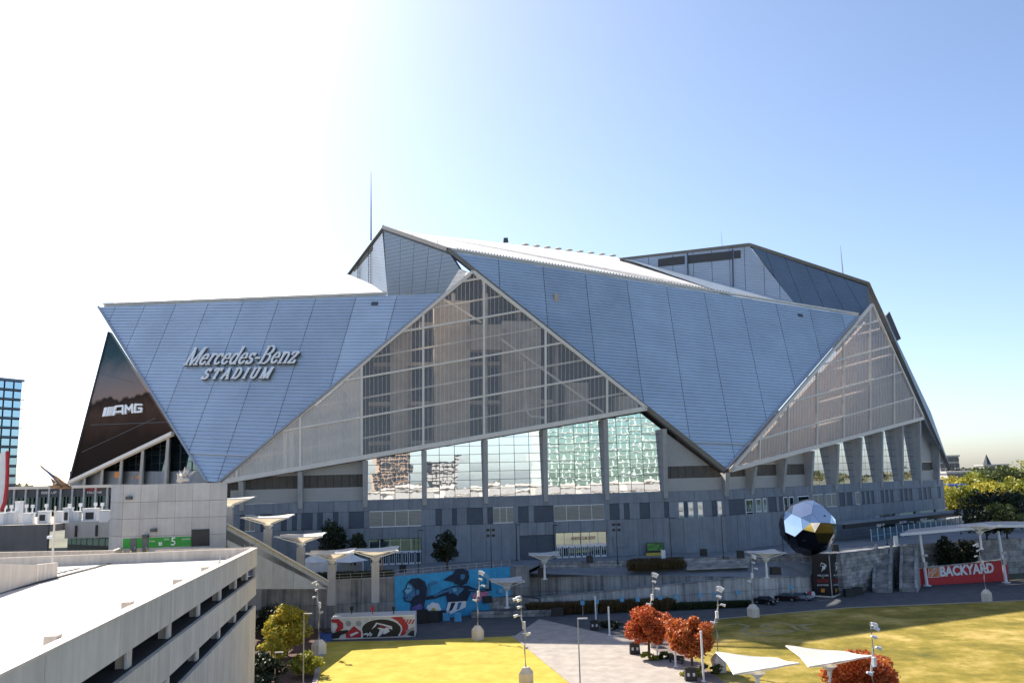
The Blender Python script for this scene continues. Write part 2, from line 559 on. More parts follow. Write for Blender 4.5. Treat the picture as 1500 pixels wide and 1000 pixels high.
# ---- big glass triangles
E_L = PP(935, 600, VL)
PL_G = plane3(A_L, E_L, T_A)
PL_H = plane3(PP(1070, 688, VR), E_R, T_G)
def xline(a, b, x):
    return a[1] + (b[1] - a[1]) * (x - a[0]) / (b[0] - a[0])
def glass_wall(tri, pl, xs, h0, hs, mats, ribs, name):
    """tri in picture points; xs mullions; rows parallel to the lower beam"""
    fc = Facet(tri, pl, (tri[0], tri[1]))
    root = obj(name, MB().beam(fc.P[0], fc.P[1], 1.0, .9, fc.n), M_FRAME, S)
    cols = [None] + list(xs) + [None]
    lo = lambda x: xline(h0[0], h0[1], x)
    rows = [None] + list(hs) + [None]
    def vline(x): return fc.px2(x, 300), fc.px2(x, 700)
    def hline(o): return fc.px2(tri[0][0], lo(tri[0][0]) - o), fc.px2(tri[1][0], lo(tri[1][0]) - o)
    def half(poly, ln, keep):
        a, b = ln
        d = (b[0] - a[0], b[1] - a[1])
        nr = (-d[1], d[0])
        s = (keep[0] - a[0]) * nr[0] + (keep[1] - a[1]) * nr[1]
        if s < 0: nr = (-nr[0], -nr[1])
        return clip2(poly, a, nr)
    far_l, far_r, far_u, far_d = fc.px2(100, 560), fc.px2(1450, 560), fc.px2(800, 200), fc.px2(800, 900)
    for i in range(len(cols) - 1):
        for j in range(len(rows) - 1):
            p = fc.poly
            if cols[i] is not None: p = half(p, vline(cols[i]), far_r)
            if cols[i + 1] is not None: p = half(p, vline(cols[i + 1]), far_l)
            if rows[j] is not None: p = half(p, hline(rows[j]), far_u)
            if rows[j + 1] is not None: p = half(p, hline(rows[j + 1]), far_d)
            if len(p) >= 3 and area2(p) > .3:
                obj('film_pane', MB().poly([fc.to3(q) for q in p]), mats(i, j), root)
    def clipseg(a, b):
        t0, t1 = 0.0, 1.0
        n = len(fc.poly)
        cx = sum(q[0] for q in fc.poly) / n; cy = sum(q[1] for q in fc.poly) / n
        for k in range(n):
            p, q = fc.poly[k], fc.poly[(k + 1) % n]
            nr = (-(q[1] - p[1]), q[0] - p[0])
            if (cx - p[0]) * nr[0] + (cy - p[1]) * nr[1] < 0: nr = (-nr[0], -nr[1])
            da = (a[0] - p[0]) * nr[0] + (a[1] - p[1]) * nr[1]
            db = (b[0] - p[0]) * nr[0] + (b[1] - p[1]) * nr[1]
            if da < 0 and db < 0: return None
            if da < 0: t0 = max(t0, da / (da - db))
            elif db < 0: t1 = min(t1, da / (da - db))
        if t0 >= t1: return None
        f = lambda t: (a[0] + (b[0] - a[0]) * t, a[1] + (b[1] - a[1]) * t)
        return f(t0), f(t1)
    for x in xs:
        s = clipseg(*vline(x))
        if s: obj('mullion', MB().beam(fc.to3(s[0], .1), fc.to3(s[1], .1), .5, .5, fc.n), M_FRAME, root)
    for o in hs:
        s = clipseg(*hline(o))
        if s: obj('transom', MB().beam(fc.to3(s[0], .1), fc.to3(s[1], .1), .42, .42, fc.n), M_FRAME, root)
    rb = MB()
    x = tri[0][0]
    while x < tri[1][0] + 60:
        s = clipseg(*vline(x))
        if s: rb.beam(fc.to3(s[0], .05), fc.to3(s[1], .05), .055, .05, fc.n)
        x += ribs
    obj('rib', rb, M_FRAME, root, kind='stuff')
    for o in [h + 29 for h in (0,) + tuple(hs)]:
        s = clipseg(*hline(o))
        if s: obj('inner_rail', MB().beam(fc.to3(s[0], -1.2), fc.to3(s[1], -1.2), .35, .5, fc.n), M_FRAME, root)
    for a, b in ((fc.P[1], fc.P[2]), (fc.P[2], fc.P[0])):
        obj('edge_beam', MB().beam(a + fc.n * .15, b + fc.n * .15, .75, .6, fc.n), M_FRAME, root)
    return root, fc
gw, gfc = glass_wall([(322, 706), (947, 598), (693, 398)], PL_G, (347, 440, 530, 620, 709, 799, 889), ((322, 706), (935, 600)), (59, 117, 174, 232),
                     lambda i, j: M_ETFEP if i <= 2 else M_ETFE, 6.1, 'glass_triangle')
gh, hfc = glass_wall([(1070, 688), (1352, 612), (1277, 446)], PL_H, (1112, 1154, 1196, 1235, 1274, 1309, 1338), ((1070, 688), (1352, 612)), (34, 76, 118, 160),
                     lambda i, j: M_ETFER, 4.2, 'glass_triangle')
for a, b in (((641, 430), (706, 470)), ((735, 495), (886, 603)), ((335, 695), (348, 704))):
    obj('brace', MB().beam(PP(*a, PL_G) - PL_G[1] * 1.5, PP(*b, PL_G) - PL_G[1] * 1.5, .45, .45, PL_G[1]), M_FRAME, gw)

# ---- what shows through the film: floors, stair cores, columns
M_IN = mat('inside_concrete', (.50, .42, .34), .9, 0, .15, .4)
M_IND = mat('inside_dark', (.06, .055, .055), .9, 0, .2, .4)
def behind(px, py, d): return PP(px, py, inset(VL, d))
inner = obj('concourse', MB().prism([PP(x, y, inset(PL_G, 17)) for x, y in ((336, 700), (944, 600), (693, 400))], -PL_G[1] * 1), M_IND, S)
for x0, x1, y0, y1, d in ((636, 688, 440, 660, 7), (572, 596, 480, 660, 9), (735, 792, 470, 650, 8), (830, 862, 560, 640, 9), (690, 735, 475, 512, 5), (906, 935, 580, 600, 3)):
    c = [behind(x, y, d) for x, y in ((x0, y0), (x1, y0), (x1, y1), (x0, y1))]
    obj('stair_core', MB().prism(c, -VL[1] * 5), M_IN, inner)
for o in (18, 75, 132, 190):
    xl = 330 + (o + 40) * 1.15; xr = 925 - o * 1.05
    a, b = behind(max(540, xl + 20), 668 - o, 14), behind(xr - 40, 668 - o, 14)
    b = Vector((b.x, b.y, a.z))
    obj('floor_slab', MB().beam(a, b, 6, .9), M_IN, inner)
for x in (600, 664, 712, 760, 815):
    obj('column', MB().beam(behind(x, 660, 13), behind(x, 430, 13), 1.0, 1.0, (0, 1, 0)), M_IN, inner)
obj('inner_wall', MB().prism([behind(x, y, 3.2) for x, y in ((345, 702), (529, 672), (529, 540))], -VL[1] * .5), M_IN, inner)
for x, yt in ((372, 682), (402, 655), (462, 610), (505, 575)):
    obj('column', MB().beam(behind(x, xline((322, 706), (935, 600), x) - 3, 2.6), behind(x, yt, 2.6), .7, .5, (0, 1, 0)), M_IND, inner)
for o in (16, 44, 72):
    xa = 330 + o * 1.55
    obj('floor_slab', MB().beam(behind(xa + 10, xline((322, 706), (935, 600), xa) - o, 2.7), behind(528, xline((322, 706), (935, 600), 528) - o, 2.7), .5, .7), M_IND, inner)
for x in (418, 427):
    obj('duct', MB().beam(behind(x, 692, 2), behind(x, 625, 2), .8, .5, (0, 1, 0)), M_FRAME, inner)
obj('duct', MB().tube([behind(768, 530, 3), behind(770, 600, 3), behind(776, 610, 3), behind(800, 612, 3)], .35, 8), M_FRAME, inner)
def behindR(px, py, d): return PP(px, py, inset(VR, d))
obj('concourse', MB().prism([behindR(x, y, 10) for x, y in ((1075, 690), (1352, 625), (1300, 470), (1270, 470))], -VR[1] * 1), M_IN, S)
obj('shadow_core', MB().prism([A_L + Vector((8, 26, -18)), A_R + Vector((-6, 26, -18)), A_3 + Vector((-30, 12, -17)), Vector((90, 380, 8)), Vector((-90, 380, 8)), A_0 + Vector((30, 16, -18))], Vector((0, 0, 36))), M_IND, S)  # solid dark mass added inside the stadium to block sunlight and cast shadow

# ---- concrete base wall in separate panels, with its windows, louvers and doors
def wall_frame(pl, a, b, d):
    p = inset(pl, d)
    t = (flat(b) - flat(a)).normalized()
    def pt(px, py): return PP(px, py, p)
    def at(px, z):                       # column under a picture x (taken at the wall's own height)
        q = PP(px, 745, p)
        return Vector((q.x, q.y, z))
    return p, t, at
pL, tL, atL = wall_frame(VL, A_L, A_R, 2.0)
pR, tR, atR = wall_frame(VR, A_R, A_3, 2.0)
corner = None
def slab(at, n, x0, x1, z0, z1, front, depth):
    a, b = at(x0, z0), at(x1, z0)
    return MB().prism([a + n * front, b + n * front, b + n * front + Vector((0, 0, z1 - z0)), a + n * front + Vector((0, 0, z1 - z0))], -n * depth)
X_L0, X_LR, X_R1 = 334, 1062, 1386
base = obj('base_wall', slab(atL, VL[1], X_L0, X_LR, 8, 21.9, -.35, 9), M_JOINT, S)
base_r = obj('base_wall', slab(atR, VR[1], X_LR, X_R1, 8, 21.9, -.35, 5), M_JOINT, S)
obj('base_wall', MB().prism([PP(x, 720, inset(VA, 2.2)) * 1 for x in (102, 310)] + [PP(x, 690, inset(VA, 2.2)) for x in (310, 102)], -VA[1] * .4), M_CONC, S)
darkL = [(352, 359), (382, 398), (412, 420), (428, 435), (442, 458), (465, 473), (488, 495.5), (511, 533), (638, 647), (662, 669), (684, 707), (714, 722),
         (759, 774), (782, 811), (893, 907), (914, 922), (937, 952), (973, 980), (1002, 1008), (1043, 1051)]
louvL = [(359, 374, 2), (541, 617, 4), (722, 752, 3), (811, 885, 4)]
winL = [(994, 1002), (1008, 1016), (1022, 1030), (1051, 1058)]
darkR = [(1068, 1092), (1126, 1138), (1142, 1148)]
winR = [(1093, 1104), (1108, 1116), (1118.5, 1124), (1149, 1155), (1157, 1164), (1170, 1187)]
louvR = [(1192, 1207, 2), (1211, 1227, 2), (1255, 1261, 1)]
for k in range(17):
    x0 = 1264 + k * 7.0
    if k % 4 != 3: darkR.append((x0, x0 + 4.2))
darkR += [(1231, 1239), (1242, 1250)]
def band(at, n, items, xa, xb, zc, fill):
    """concrete between the openings of the window band"""
    xs = sorted(items)
    cur = xa
    for a, b in xs:
        if a - cur > 1: fill(cur, a)
        cur = max(cur, b)
    if xb - cur > 1: fill(cur, xb)
J = .35
def conc(at, n, x0, x1, z0, z1, m=M_CONC, name='wall_panel', front=0.0):
    g = .25 * (x1 - x0) / max(x1 - x0, .5)
    mb = slab(at, n, x0 + J / 2, x1 - J / 2, z0 + .03, z1 - .03, front + RNG.uniform(-.015, .015), .5)
    return obj(name, mb, m, base)
for at, n, xa, xb, step, dk, lv, wi in ((atL, VL[1], X_L0, X_LR, 22.2, darkL, louvL, winL), (atR, VR[1], X_LR, X_R1, 14.5, darkR, louvR, winR)):
    nst = round((xb - xa) / step)
    xs = [xa + (xb - xa) * k / nst for k in range(nst + 1)]
    for a, b in zip(xs[:-1], xs[1:]):
        conc(at, n, a, b, 19.7, 22.0)
    band(at, n, [(a, b) for a, b in dk] + [(a, b) for a, b, _ in lv] + list(wi), xa, xb, 0,
         lambda a, b: [conc(at, n, a + (b - a) * k / max(1, round((b - a) / 22)), a + (b - a) * (k + 1) / max(1, round((b - a) / 22)), 16.1, 19.7) for k in range(max(1, round((b - a) / 22)))])
    for a, b in dk: conc(at, n, a, b, 16.15, 19.65, M_CONCD, 'dark_panel', -.12)
    for a, b, c in lv:
        r = conc(at, n, a, b, 16.1, 19.7, M_WHITE, 'louver_frame', .02)
        for k in range(c):
            a2, b2 = a + (b - a) * k / c + .5, a + (b - a) * (k + 1) / c - .5
            mb = MB()
            for q in range(11):
                z = 16.35 + q * .29
                p0, p1 = at(a2, z), at(b2, z)
                mb.prism([p0 + n * .06, p1 + n * .06, p1 + n * .12 + Vector((0, 0, .26)), p0 + n * .12 + Vector((0, 0, .26))], -n * .05)
            obj('louver', mb, M_LOUVERT, base)
    for a, b in wi:
        conc(at, n, a, b, 15.4, 19.6, M_WHITE, 'window_frame', -.05)
        mb = slab(at, n, a + .9, b - .9, 16.6, 19.3, -.02, .06); obj('window_pane', mb, M_WGLASS if at is atL else M_DGLASS, base)
        mb = slab(at, n, a + .9, b - .9, 15.6, 16.4, -.02, .06); obj('window_pane', mb, M_DGLASS, base)
# lower storey: joints every half bay, doors and recesses where the photograph has them
open_l = [(541, 617), (760, 811), (813, 887)]
low = []
x = X_L0
while x < X_LR - 5:
    low.append((x, min(x + 22.2, X_LR))); x += 22.2
for a, b in low:
    segs = [(a, b)]
    for o0, o1 in open_l:
        nsg = []
        for s0, s1 in segs:
            if s1 <= o0 or s0 >= o1: nsg.append((s0, s1)); continue
            if s0 < o0 - 1: nsg.append((s0, o0))
            if s1 > o1 + 1: nsg.append((o1, s1))
        segs = nsg
    for s0, s1 in segs: conc(atL, VL[1], s0, s1, 8.0, 16.1)
for o0, o1 in open_l:
    zt = 13.6 if o0 != 760 else 13.3
    for k in range(4): conc(atL, VL[1], o0 + (o1 - o0) * k / 4, o0 + (o1 - o0) * (k + 1) / 4, zt, 16.1)
for a, b in ((760, 785), (785, 811)): conc(atL, VL[1], a, b, 8.0, 13.3, M_CONCD, 'dark_panel', -.2)
x = X_LR
while x < 1268:
    conc(atR, VR[1], x, x + 16.8, 8.0, 16.1); x += 16.8
for k in range(8): conc(atR, VR[1], x + k * 14.6, min(x + (k + 1) * 14.6, X_R1), 12.6, 16.1)
for k in range(4):
    conc(atR, VR[1], x + k * 30, x + k * 30 + 7, 8.0, 12.6, M_FINC, 'pier', .15)
    conc(atR, VR[1], x + k * 30 + 7, min(x + k * 30 + 30, X_R1), 8, 12.6, M_DGLASS, 'gate_glass', -.3)
def entry(x0, x1, zd, n_tr, n_door, glassm, text=None):
    n = VL[1]
    root = obj('entrance', slab(atL, n, x0, x1, 8, 8.1, -.2, 1.2), M_FINC, S)
    for k in range(n_tr):
        a, b = x0 + (x1 - x0) * k / n_tr, x0 + (x1 - x0) * (k + 1) / n_tr
        obj('transom_glass', slab(atL, n, a + .6, b - .6, zd + .1, 13.5, -.28, .06), glassm, root)
        obj('mullion', slab(atL, n, a - .5, a + .5, zd, 13.55, -.2, .2), M_FRAME, root)
    obj('mullion', slab(atL, n, x0, x1, zd - .12, zd + .12, -.18, .2), M_WHITE, root)
    for k in range(n_door):
        a, b = x0 + (x1 - x0) * (k + .1) / n_door, x0 + (x1 - x0) * (k + .9) / n_door
        fr_ = obj('door', slab(atL, n, a, b, 8.1, zd - .15, -.25, .1), M_WHITE, root)
        for q in range(2):
            c0, c1 = a + (b - a) * (.10 + .45 * q), a + (b - a) * (.10 + .45 * q) + (b - a) * .36
            obj('door_glass', slab(atL, n, c0, c1, 8.4, zd - .35, -.22, .06), M_DGLASS, fr_)
    return root
entry(541, 617, 10.8, 5, 8, M_DGLASS)
ent = entry(813, 887, 10.6, 6, 8, M_MIRROR)

def text_mesh(s, size=1.0, extrude=.05, bold=0.0):
    cu = bpy.data.curves.new('text', 'FONT')
    cu.body, cu.size, cu.extrude, cu.offset = s, size, extrude, bold
    cu.align_x, cu.align_y = 'LEFT', 'BOTTOM_BASELINE'
    cu.resolution_u = 3
    t = bpy.data.objects.new('text', cu)
    me = bpy.data.meshes.new_from_object(t)
    bpy.data.objects.remove(t); bpy.data.curves.remove(cu)
    return me
def sign_text(s, o, u, v, n, m, parent, name='lettering', width=None, height=None, ext=.05, bold=0.0):
    """flat lettering laid along u with its feet on o; width and height in metres"""
    me = text_mesh(s, 1.0, 0, bold)
    co = np.array([x.co for x in me.vertices])
    x0, x1, y0, y1 = co[:, 0].min(), co[:, 0].max(), co[:, 1].min(), co[:, 1].max()
    faces = [tuple(p.vertices) for p in me.polygons]
    mb = MB()
    for c in co:
        mb.v.append(tuple(Vector(o) + u * ((c[0] - x0) / (x1 - x0) * width) + v * ((c[1] - y0) / (y1 - y0) * height) + n * ext))
    mb.f = faces
    bpy.data.meshes.remove(me)
    return obj(name, mb, m, parent)
Zv = Vector((0, 0, 1))
M_DKRED = mat('dark_red_paint', (.30, .03, .03), .5)
o = atL(836, 11.9) - VL[1] * .15
sign_text('NORTH CLUB ENTRY', o, tL, Zv, VL[1], M_DKRED, S, width=(atL(864, 0) - atL(836, 0)).length * 1.25, height=.7)

# ---- concrete fins, mirror panes, siding and louvers between the wall and the slanting beam
def topy_L(x):
    return xline((322, 706), (947, 600), x) + 4 if x < 948 else xline((947, 600), (1062, 690), x) + 5
def topy_R(x):
    return xline((1070, 688), (1352, 612), x) + 4 if x < 1353 else 648
def fin(px, pl, tv, ytop, at):
    top = PP(px, ytop, pl)
    n = pl[1]
    bot = at(px, 0); bot = Vector((bot.x, bot.y, 20.6))
    w = tv * .5
    zt = top.z
    tp = Vector((bot.x, bot.y, zt)) + n * 2.0
    prof = [bot + n * .35, tp, tp - n * 3.6, bot - n * 1.0]
    return obj('fin', MB().prism([p - w for p in prof], w * 2), M_FINC, S)
FX_L = (354, 440, 535, 622, 712, 800, 890, 976, 1065)
FX_R = (1102, 1148, 1189, 1227, 1262, 1294, 1325, 1352, 1378)
for x in FX_L: fin(x, VL, tL, topy_L(x) if x < 1060 else 692, atL)
for x in FX_R: fin(x, VR, tR, topy_R(x), atR)
def zat(pl, x, y): return PP(x, y, pl).z
def infill(kind, x0, x1, pl, tv, at, topy, d, root):
    n = pl[1]
    pi_ = inset(pl, 2.0 + d)
    a, b = at(x0, 0) - n * d, at(x1, 0) - n * d
    a.z = b.z = 0
    za, zb = zat(pl, x0, topy(x0)) + .1, zat(pl, x1, topy(x1)) + .1
    L_ = (b - a).length
    t = (b - a).normalized()
    quad = lambda u0, u1, z0, z1, dz=0: [(u0, z0), (u1, z0), (u1, z1), (u0, z1)]
    def topclip(p):
        nn = Vector((-(zb - za), L_)).normalized()
        return clip2(p, (0, za), (-nn.x, -nn.y))
    def to3(q, o=0): return a + t * q[0] + Zv * q[1] + n * o
    if kind == 'mirror':
        nc = max(1, round(L_ / 3.4))
        rh = 1.9
        for i in range(nc):
            z = 22.05
            while z < max(za, zb):
                p = topclip(quad(L_ * i / nc + .06, L_ * (i + 1) / nc - .06, z + .05, z + rh - .05))
                if len(p) >= 3 and area2(p) > .15:
                    tx, tz = RNG.normal(0, .0016), RNG.normal(0, .0016)
                    uc, zc = L_ * (i + .5) / nc, z + rh / 2
                    obj('window_pane', MB().poly([to3(q, (q[0] - uc) * tx + (q[1] - zc) * tz) for q in p]), M_MIRROR if root is not None else M_DGLASS, S if root is None else root)
                z += rh
        p = topclip(quad(0, L_, 22.0, 60))
        obj('window_frame', MB().poly([to3(q, -.12) for q in p]), M_JOINT, S if root is None else root)
    else:
        for z0, z1, m, nm in ((22.0, 25.0, M_SIDING, 'siding'), (25.05, 27.7, M_LOUVER, 'louver_band'), (27.75, 60, M_SIDING, 'siding')):
            p = topclip(quad(0, L_, z0, z1))
            if len(p) < 3 or area2(p) < .2: continue
            mb = MB()
            if nm == 'siding':
                z = z0
                while z < max(q[1] for q in p):
                    r = clip2(clip2(p, (0, z), (0, 1)), (0, z + .74), (0, -1))
                    if len(r) >= 3 and area2(r) > .02: mb.prism([to3(q, .06 * (1 - (q[1] - z) / .75)) for q in r], -n * .1)
                    z += .75
            else:
                k = 8
                for i in range(k):
                    r = clip2(clip2(p, (L_ * i / k + .05, 0), (1, 0)), (L_ * (i + 1) / k - .05, 0), (-1, 0))
                    if len(r) >= 3: mb.prism([to3(q, -.1) for q in r], -n * .1)
            if mb.v: obj(nm, mb, m, S)
curtain = obj('window_wall', slab(atL, VL[1], 536, 975, 21.9, 22.08, -.4, 1.6), M_FINC, S)
curtain_r = obj('window_wall', slab(atR, VR[1], 1190, 1352, 21.9, 22.08, -.4, 1.6), M_FINC, S)
for a, b in zip(FX_L[:-2] + (947, 976), FX_L[1:-2] + (947, 976, 1065)):
    infill('mirror' if 530 < a < 970 else 'band', a, b, VL, tL, atL, topy_L, .9, curtain)
infill('band', 336, 354, VL, tL, atL, topy_L, .9, None)
for a, b in zip((1066,) + FX_R[:-1], FX_R):
    infill('mirror' if 1185 < a < 1350 else 'band', a, b, VR, tR, atR, topy_R, .9, curtain_r)
infill('band', 1378, 1386, VR, tR, atR, lambda x: 655 + (x - 1378) * 2, .9, None)

# ---- printed banner wall at the left end
PL_B = plane3(A_0, PP(253, 635, VA), PY(160, 487, 226))
mp_ = bpy.data.materials.new('banner_print'); mp_.use_nodes = True
nt = mp_.node_tree
bs = nt.nodes['Principled BSDF']; bs.inputs['Roughness'].default_value = .9; bs.inputs['Specular IOR Level'].default_value = .05
geo = nt.nodes.new('ShaderNodeNewGeometry'); sx = nt.nodes.new('ShaderNodeSeparateXYZ')
nz = nt.nodes.new('ShaderNodeTexNoise'); nz.inputs['Scale'].default_value = .16; nz.inputs['Detail'].default_value = 7
ma = nt.nodes.new('ShaderNodeMath'); ma.operation = 'MULTIPLY_ADD'; ma.inputs[1].default_value = 7.0
mr = nt.nodes.new('ShaderNodeMapRange'); mr.inputs[1].default_value = 30; mr.inputs[2].default_value = 72
cr = nt.nodes.new('ShaderNodeValToRGB')
for k, (p, c) in enumerate(((0, (.012, .010, .010)), (.28, (.03, .018, .013)), (.44, (.085, .05, .036)), (.515, (.035, .024, .02)), (.535, (.30, .22, .19)), (.66, (.21, .20, .21)), (.80, (.05, .10, .12)), (1, (.03, .06, .08)))):
    e = cr.color_ramp.elements[k] if k < 2 else cr.color_ramp.elements.new(p)
    e.position = p; e.color = (*c, 1)
nt.links.new(geo.outputs['Position'], nz.inputs['Vector']); nt.links.new(geo.outputs['Position'], sx.inputs[0])
nt.links.new(nz.outputs[0], ma.inputs[0]); nt.links.new(sx.outputs[2], ma.inputs[2]); nt.links.new(ma.outputs[0], mr.inputs[0])
nt.links.new(mr.outputs[0], cr.inputs[0]); nt.links.new(cr.outputs[0], bs.inputs['Base Color'])
banner = obj('banner_wall', MB().prism([PP(x, y, PL_B) for x, y in ((102, 707), (160, 486), (254, 634))], -PL_B[1] * .8), mp_, S)
for a, b in (((132, 622), (246, 618)), ((120, 662), (228, 612)), ((142, 545), (196, 560)), ((150, 520), (182, 540))):
    obj('banner_seam', MB().beam(PP(*a, PL_B) + PL_B[1] * .02, PP(*b, PL_B) + PL_B[1] * .02, .12, .06, PL_B[1]), M_SOFFIT, banner)
obj('edge_trim', MB().beam(PP(102, 707, PL_B) + PL_B[1] * .2, PP(254, 635, PL_B) + PL_B[1] * .2, .9, .8, PL_B[1]), M_FRAME, banner)
obj('edge_trim', MB().beam(PP(102, 707, PL_B) + PL_B[1] * .1, PP(160, 486, PL_B) + PL_B[1] * .1, .4, .5, PL_B[1]), M_SOFFIT, banner)
glz = inset(VA, 3.0)
for i, (x0, x1) in enumerate(((104, 124), (124, 150), (150, 178), (178, 209), (209, 246), (246, 300))):
    n = VA[1]
    a, b = PP(x0, 700, glz), PP(x1, 700, glz)
    za, zb = PP(x0, xline((102, 707), (254, 635), x0) + 3, VA).z, PP(x1, xline((102, 707), (254, 635), x1) + 3, VA).z
    za += 3; zb += 3
    if x1 == 300: zb = PP(300, 700, VA).z + 4; za -= .5
    wcol = obj('window_wall', MB().prism([Vector((a.x, a.y, 8)), Vector((b.x, b.y, 8)), Vector((b.x, b.y, zb)), Vector((a.x, a.y, za))], -n * .1), M_JOINT, S)
    nc = 3
    z = 12.0
    while z < max(za, zb):
        for k in range(nc):
            q = [(k / nc + .02, z + .06), ((k + 1) / nc - .02, z + .06), ((k + 1) / nc - .02, z + 1.9), (k / nc + .02, z + 1.9)]
            if z + 1.9 < za + (zb - za) * (k + .5) / nc:
                obj('window_pane', MB().poly([Vector((a.x, a.y, 0)).lerp(Vector((b.x, b.y, 0)), u) + Zv * zz + n * .08 for u, zz in q]), M_DGLASS, wcol)
        z += 1.96
    top = PP(x1, xline((102, 707), (254, 635), min(x1, 254)) + 3, VA)
    if x1 < 300:
        w = (b - a); w.z = 0; w = w.normalized() * .6
        bt = Vector((b.x, b.y, 14)) + n * 1.2
        prof = [bt, Vector((top.x, top.y, top.z)), Vector((b.x, b.y, top.z)) - n * .2, Vector((b.x, b.y, 14)) - n * .2]
        obj('fin', MB().prism([p - w for p in prof], w * 2), M_FINC, S)

# ---- lettering with thick and thin strokes
def stroke(pts, thick, thin, uniform=False):
    out = []
    for a, b in zip(pts[:-1], pts[1:]):
        dx, dy = b[0] - a[0], b[1] - a[1]
        l = sqrt(dx * dx + dy * dy)
        if l < 1e-6: continue
        out.append((a, b, thick if uniform else thin + (thick - thin) * abs(dy) / l))
    return out
def arc(cx, cy, rx, ry, a0, a1, n=12):
    return [(cx + rx * cos(radians(a0 + (a1 - a0) * k / n)), cy + ry * sin(radians(a0 + (a1 - a0) * k / n))) for k in range(n + 1)]
def ser(x, y, w=.12): return [(x - w, y), (x + w, y)]
XH = .62
GL = {
 'M': (1.0, [[(.12, 0), (.12, 1)], [(.12, 1), (.47, 0)], [(.47, 0), (.84, 1)], [(.84, 1), (.84, 0)], ser(.12, 0), ser(.84, 0), ser(.08, 1, .09), ser(.88, 1, .09)]),
 'e': (.56, [arc(.27, .31, .2, .30, 40, 330, 14), [(.07, .34), (.44, .34)], [(.44, .34), (.42, .47)]]),
 'r': (.46, [[(.14, 0), (.14, XH)], ser(.14, 0), ser(.09, XH, .06), arc(.32, .42, .17, .18, 170, 50, 6)]),
 'c': (.52, [arc(.27, .31, .2, .30, 50, 320, 14), [(.40, .53), (.40, .46)]]),
 'd': (.62, [arc(.26, .31, .19, .30, 40, 320, 14), [(.46, 0), (.46, 1)], ser(.42, 1, .07), ser(.5, 0, .06)]),
 's': (.48, [arc(.24, .45, .15, .15, 40, 270, 9) + arc(.24, .15, .16, .14, 90, -140, 9), [(.37, .6), (.37, .48)], [(.08, .02), (.08, .14)]]),
 '-': (.40, [[(.05, .30), (.34, .30)], [(.05, .34), (.34, .34)]]),
 'B': (.78, [[(.16, 0), (.16, 1)], [(.04, 0), (.4, 0)], [(.04, 1), (.4, 1)], [(.16, .53), (.4, .53)], arc(.4, .765, .2, .235, 90, -90, 8), arc(.4, .265, .25, .265, 90, -90, 8)]),
 'n': (.66, [[(.14, 0), (.14, XH)], ser(.14, 0, .11), ser(.09, XH, .06), arc(.33, .40, .18, .21, 165, 0, 8) + [(.51, 0)], ser(.51, 0, .11)]),
 'z': (.52, [[(.08, XH), (.44, XH)], [(.44, XH), (.07, 0)], [(.07, 0), (.45, 0)], [(.45, 0), (.47, .14)], [(.08, XH), (.07, .48)]]),
 'S': (.72, [arc(.34, .73, .22, .25, 40, 270, 10) + arc(.34, .25, .24, .24, 90, -140, 10), [(.53, 1), (.53, .78)], [(.09, 0), (.09, .22)]]),
 'T': (.80, [[(.40, 0), (.40, 1)], [(.06, 1), (.74, 1)], [(.06, 1), (.06, .78)], [(.74, 1), (.74, .78)], ser(.40, 0)]),
 'A': (.86, [[(.10, 0), (.42, 1)], [(.42, 1), (.74, 0)], [(.2, .34), (.64, .34)], ser(.10, 0, .1), ser(.74, 0, .12)]),
 'D': (.86, [[(.16, 0), (.16, 1)], [(.04, 0), (.4, 0)], [(.04, 1), (.4, 1)], arc(.38, .5, .34, .5, 90, -90, 12)]),
 'I': (.44, [[(.2, 0), (.2, 1)], ser(.2, 0, .14), ser(.2, 1, .14)]),
 'U': (.86, [[(.16, 1), (.16, .3)] + arc(.4, .3, .24, .3, 180, 360, 10) + [(.64, 1)], ser(.16, 1), ser(.64, 1)]),
}
def letters(text, o, u, v, n, m, parent, thick, thin, gap, slant, side):
    """u, v = one em across and up; returns nothing, makes one object per letter"""
    adv = sum(GL[c][0] + gap for c in text)
    x = 0
    for c in text:
        w, strokes = GL[c]
        mb = MB()
        for st in strokes:
            for a, b, wd in stroke(st, thick, thin):
                d = Vector((b[0] - a[0], b[1] - a[1])); l = d.length; d /= l
                nn = Vector((-d.y, d.x)) * (wd / 2)
                e = d * (thin * .5)
                q = [Vector(a) - e - nn, Vector(b) + e - nn, Vector(b) + e + nn, Vector(a) - e + nn]
                P_ = [o + u * ((x + k.x + slant * k.y) / adv) + v * k.y + n * (.9 + RNG.uniform(0, .004)) for k in q]
                mb.prism(P_, -n * side)
        lo = obj('letter', mb, m, parent)
        mr_ = MB(); cx_ = o + u * ((x + w / 2) / adv) + v * .5
        for q_ in range(0, len(mb.v)): mr_.v.append(tuple(Vector(mb.v[q_]) - n * (side + .03) - v * .018 + u * (.03 / adv)))
        mr_.f = list(mb.f)
        obj('letter_shadow', mr_, M_JOINT, parent)  # dark shifted copy behind each letter stands in for its shadow
        x += w + gap
M_LET = mat('letter_white', (.92, .92, .90), .4, 0, .03, 1)
nm = obj('name_sign', MB().beam(PP(276, 536, PLANE_L) + PLANE_L[1] * .25, PP(436, 533.5, PLANE_L) + PLANE_L[1] * .25, .1, .1), M_STEELP, S)
o = PP(272, 536.5, PLANE_L); u = PP(434, 533.5, PLANE_L) - o
v = fl.W * ((PP(272, 514, PLANE_L) - o).length)
letters('Mercedes-Benz', o, u, v, PLANE_L[1], M_LET, nm, .135, .05, .03, .26, .3)
o = PP(297, 557, PLANE_L); u = PP(400, 555.5, PLANE_L) - o
v = fl.W * ((PP(297, 543.5, PLANE_L) - o).length)
letters('STADIUM', o, u, v, PLANE_L[1], M_LET, nm, .20, .08, .34, .22, .3)
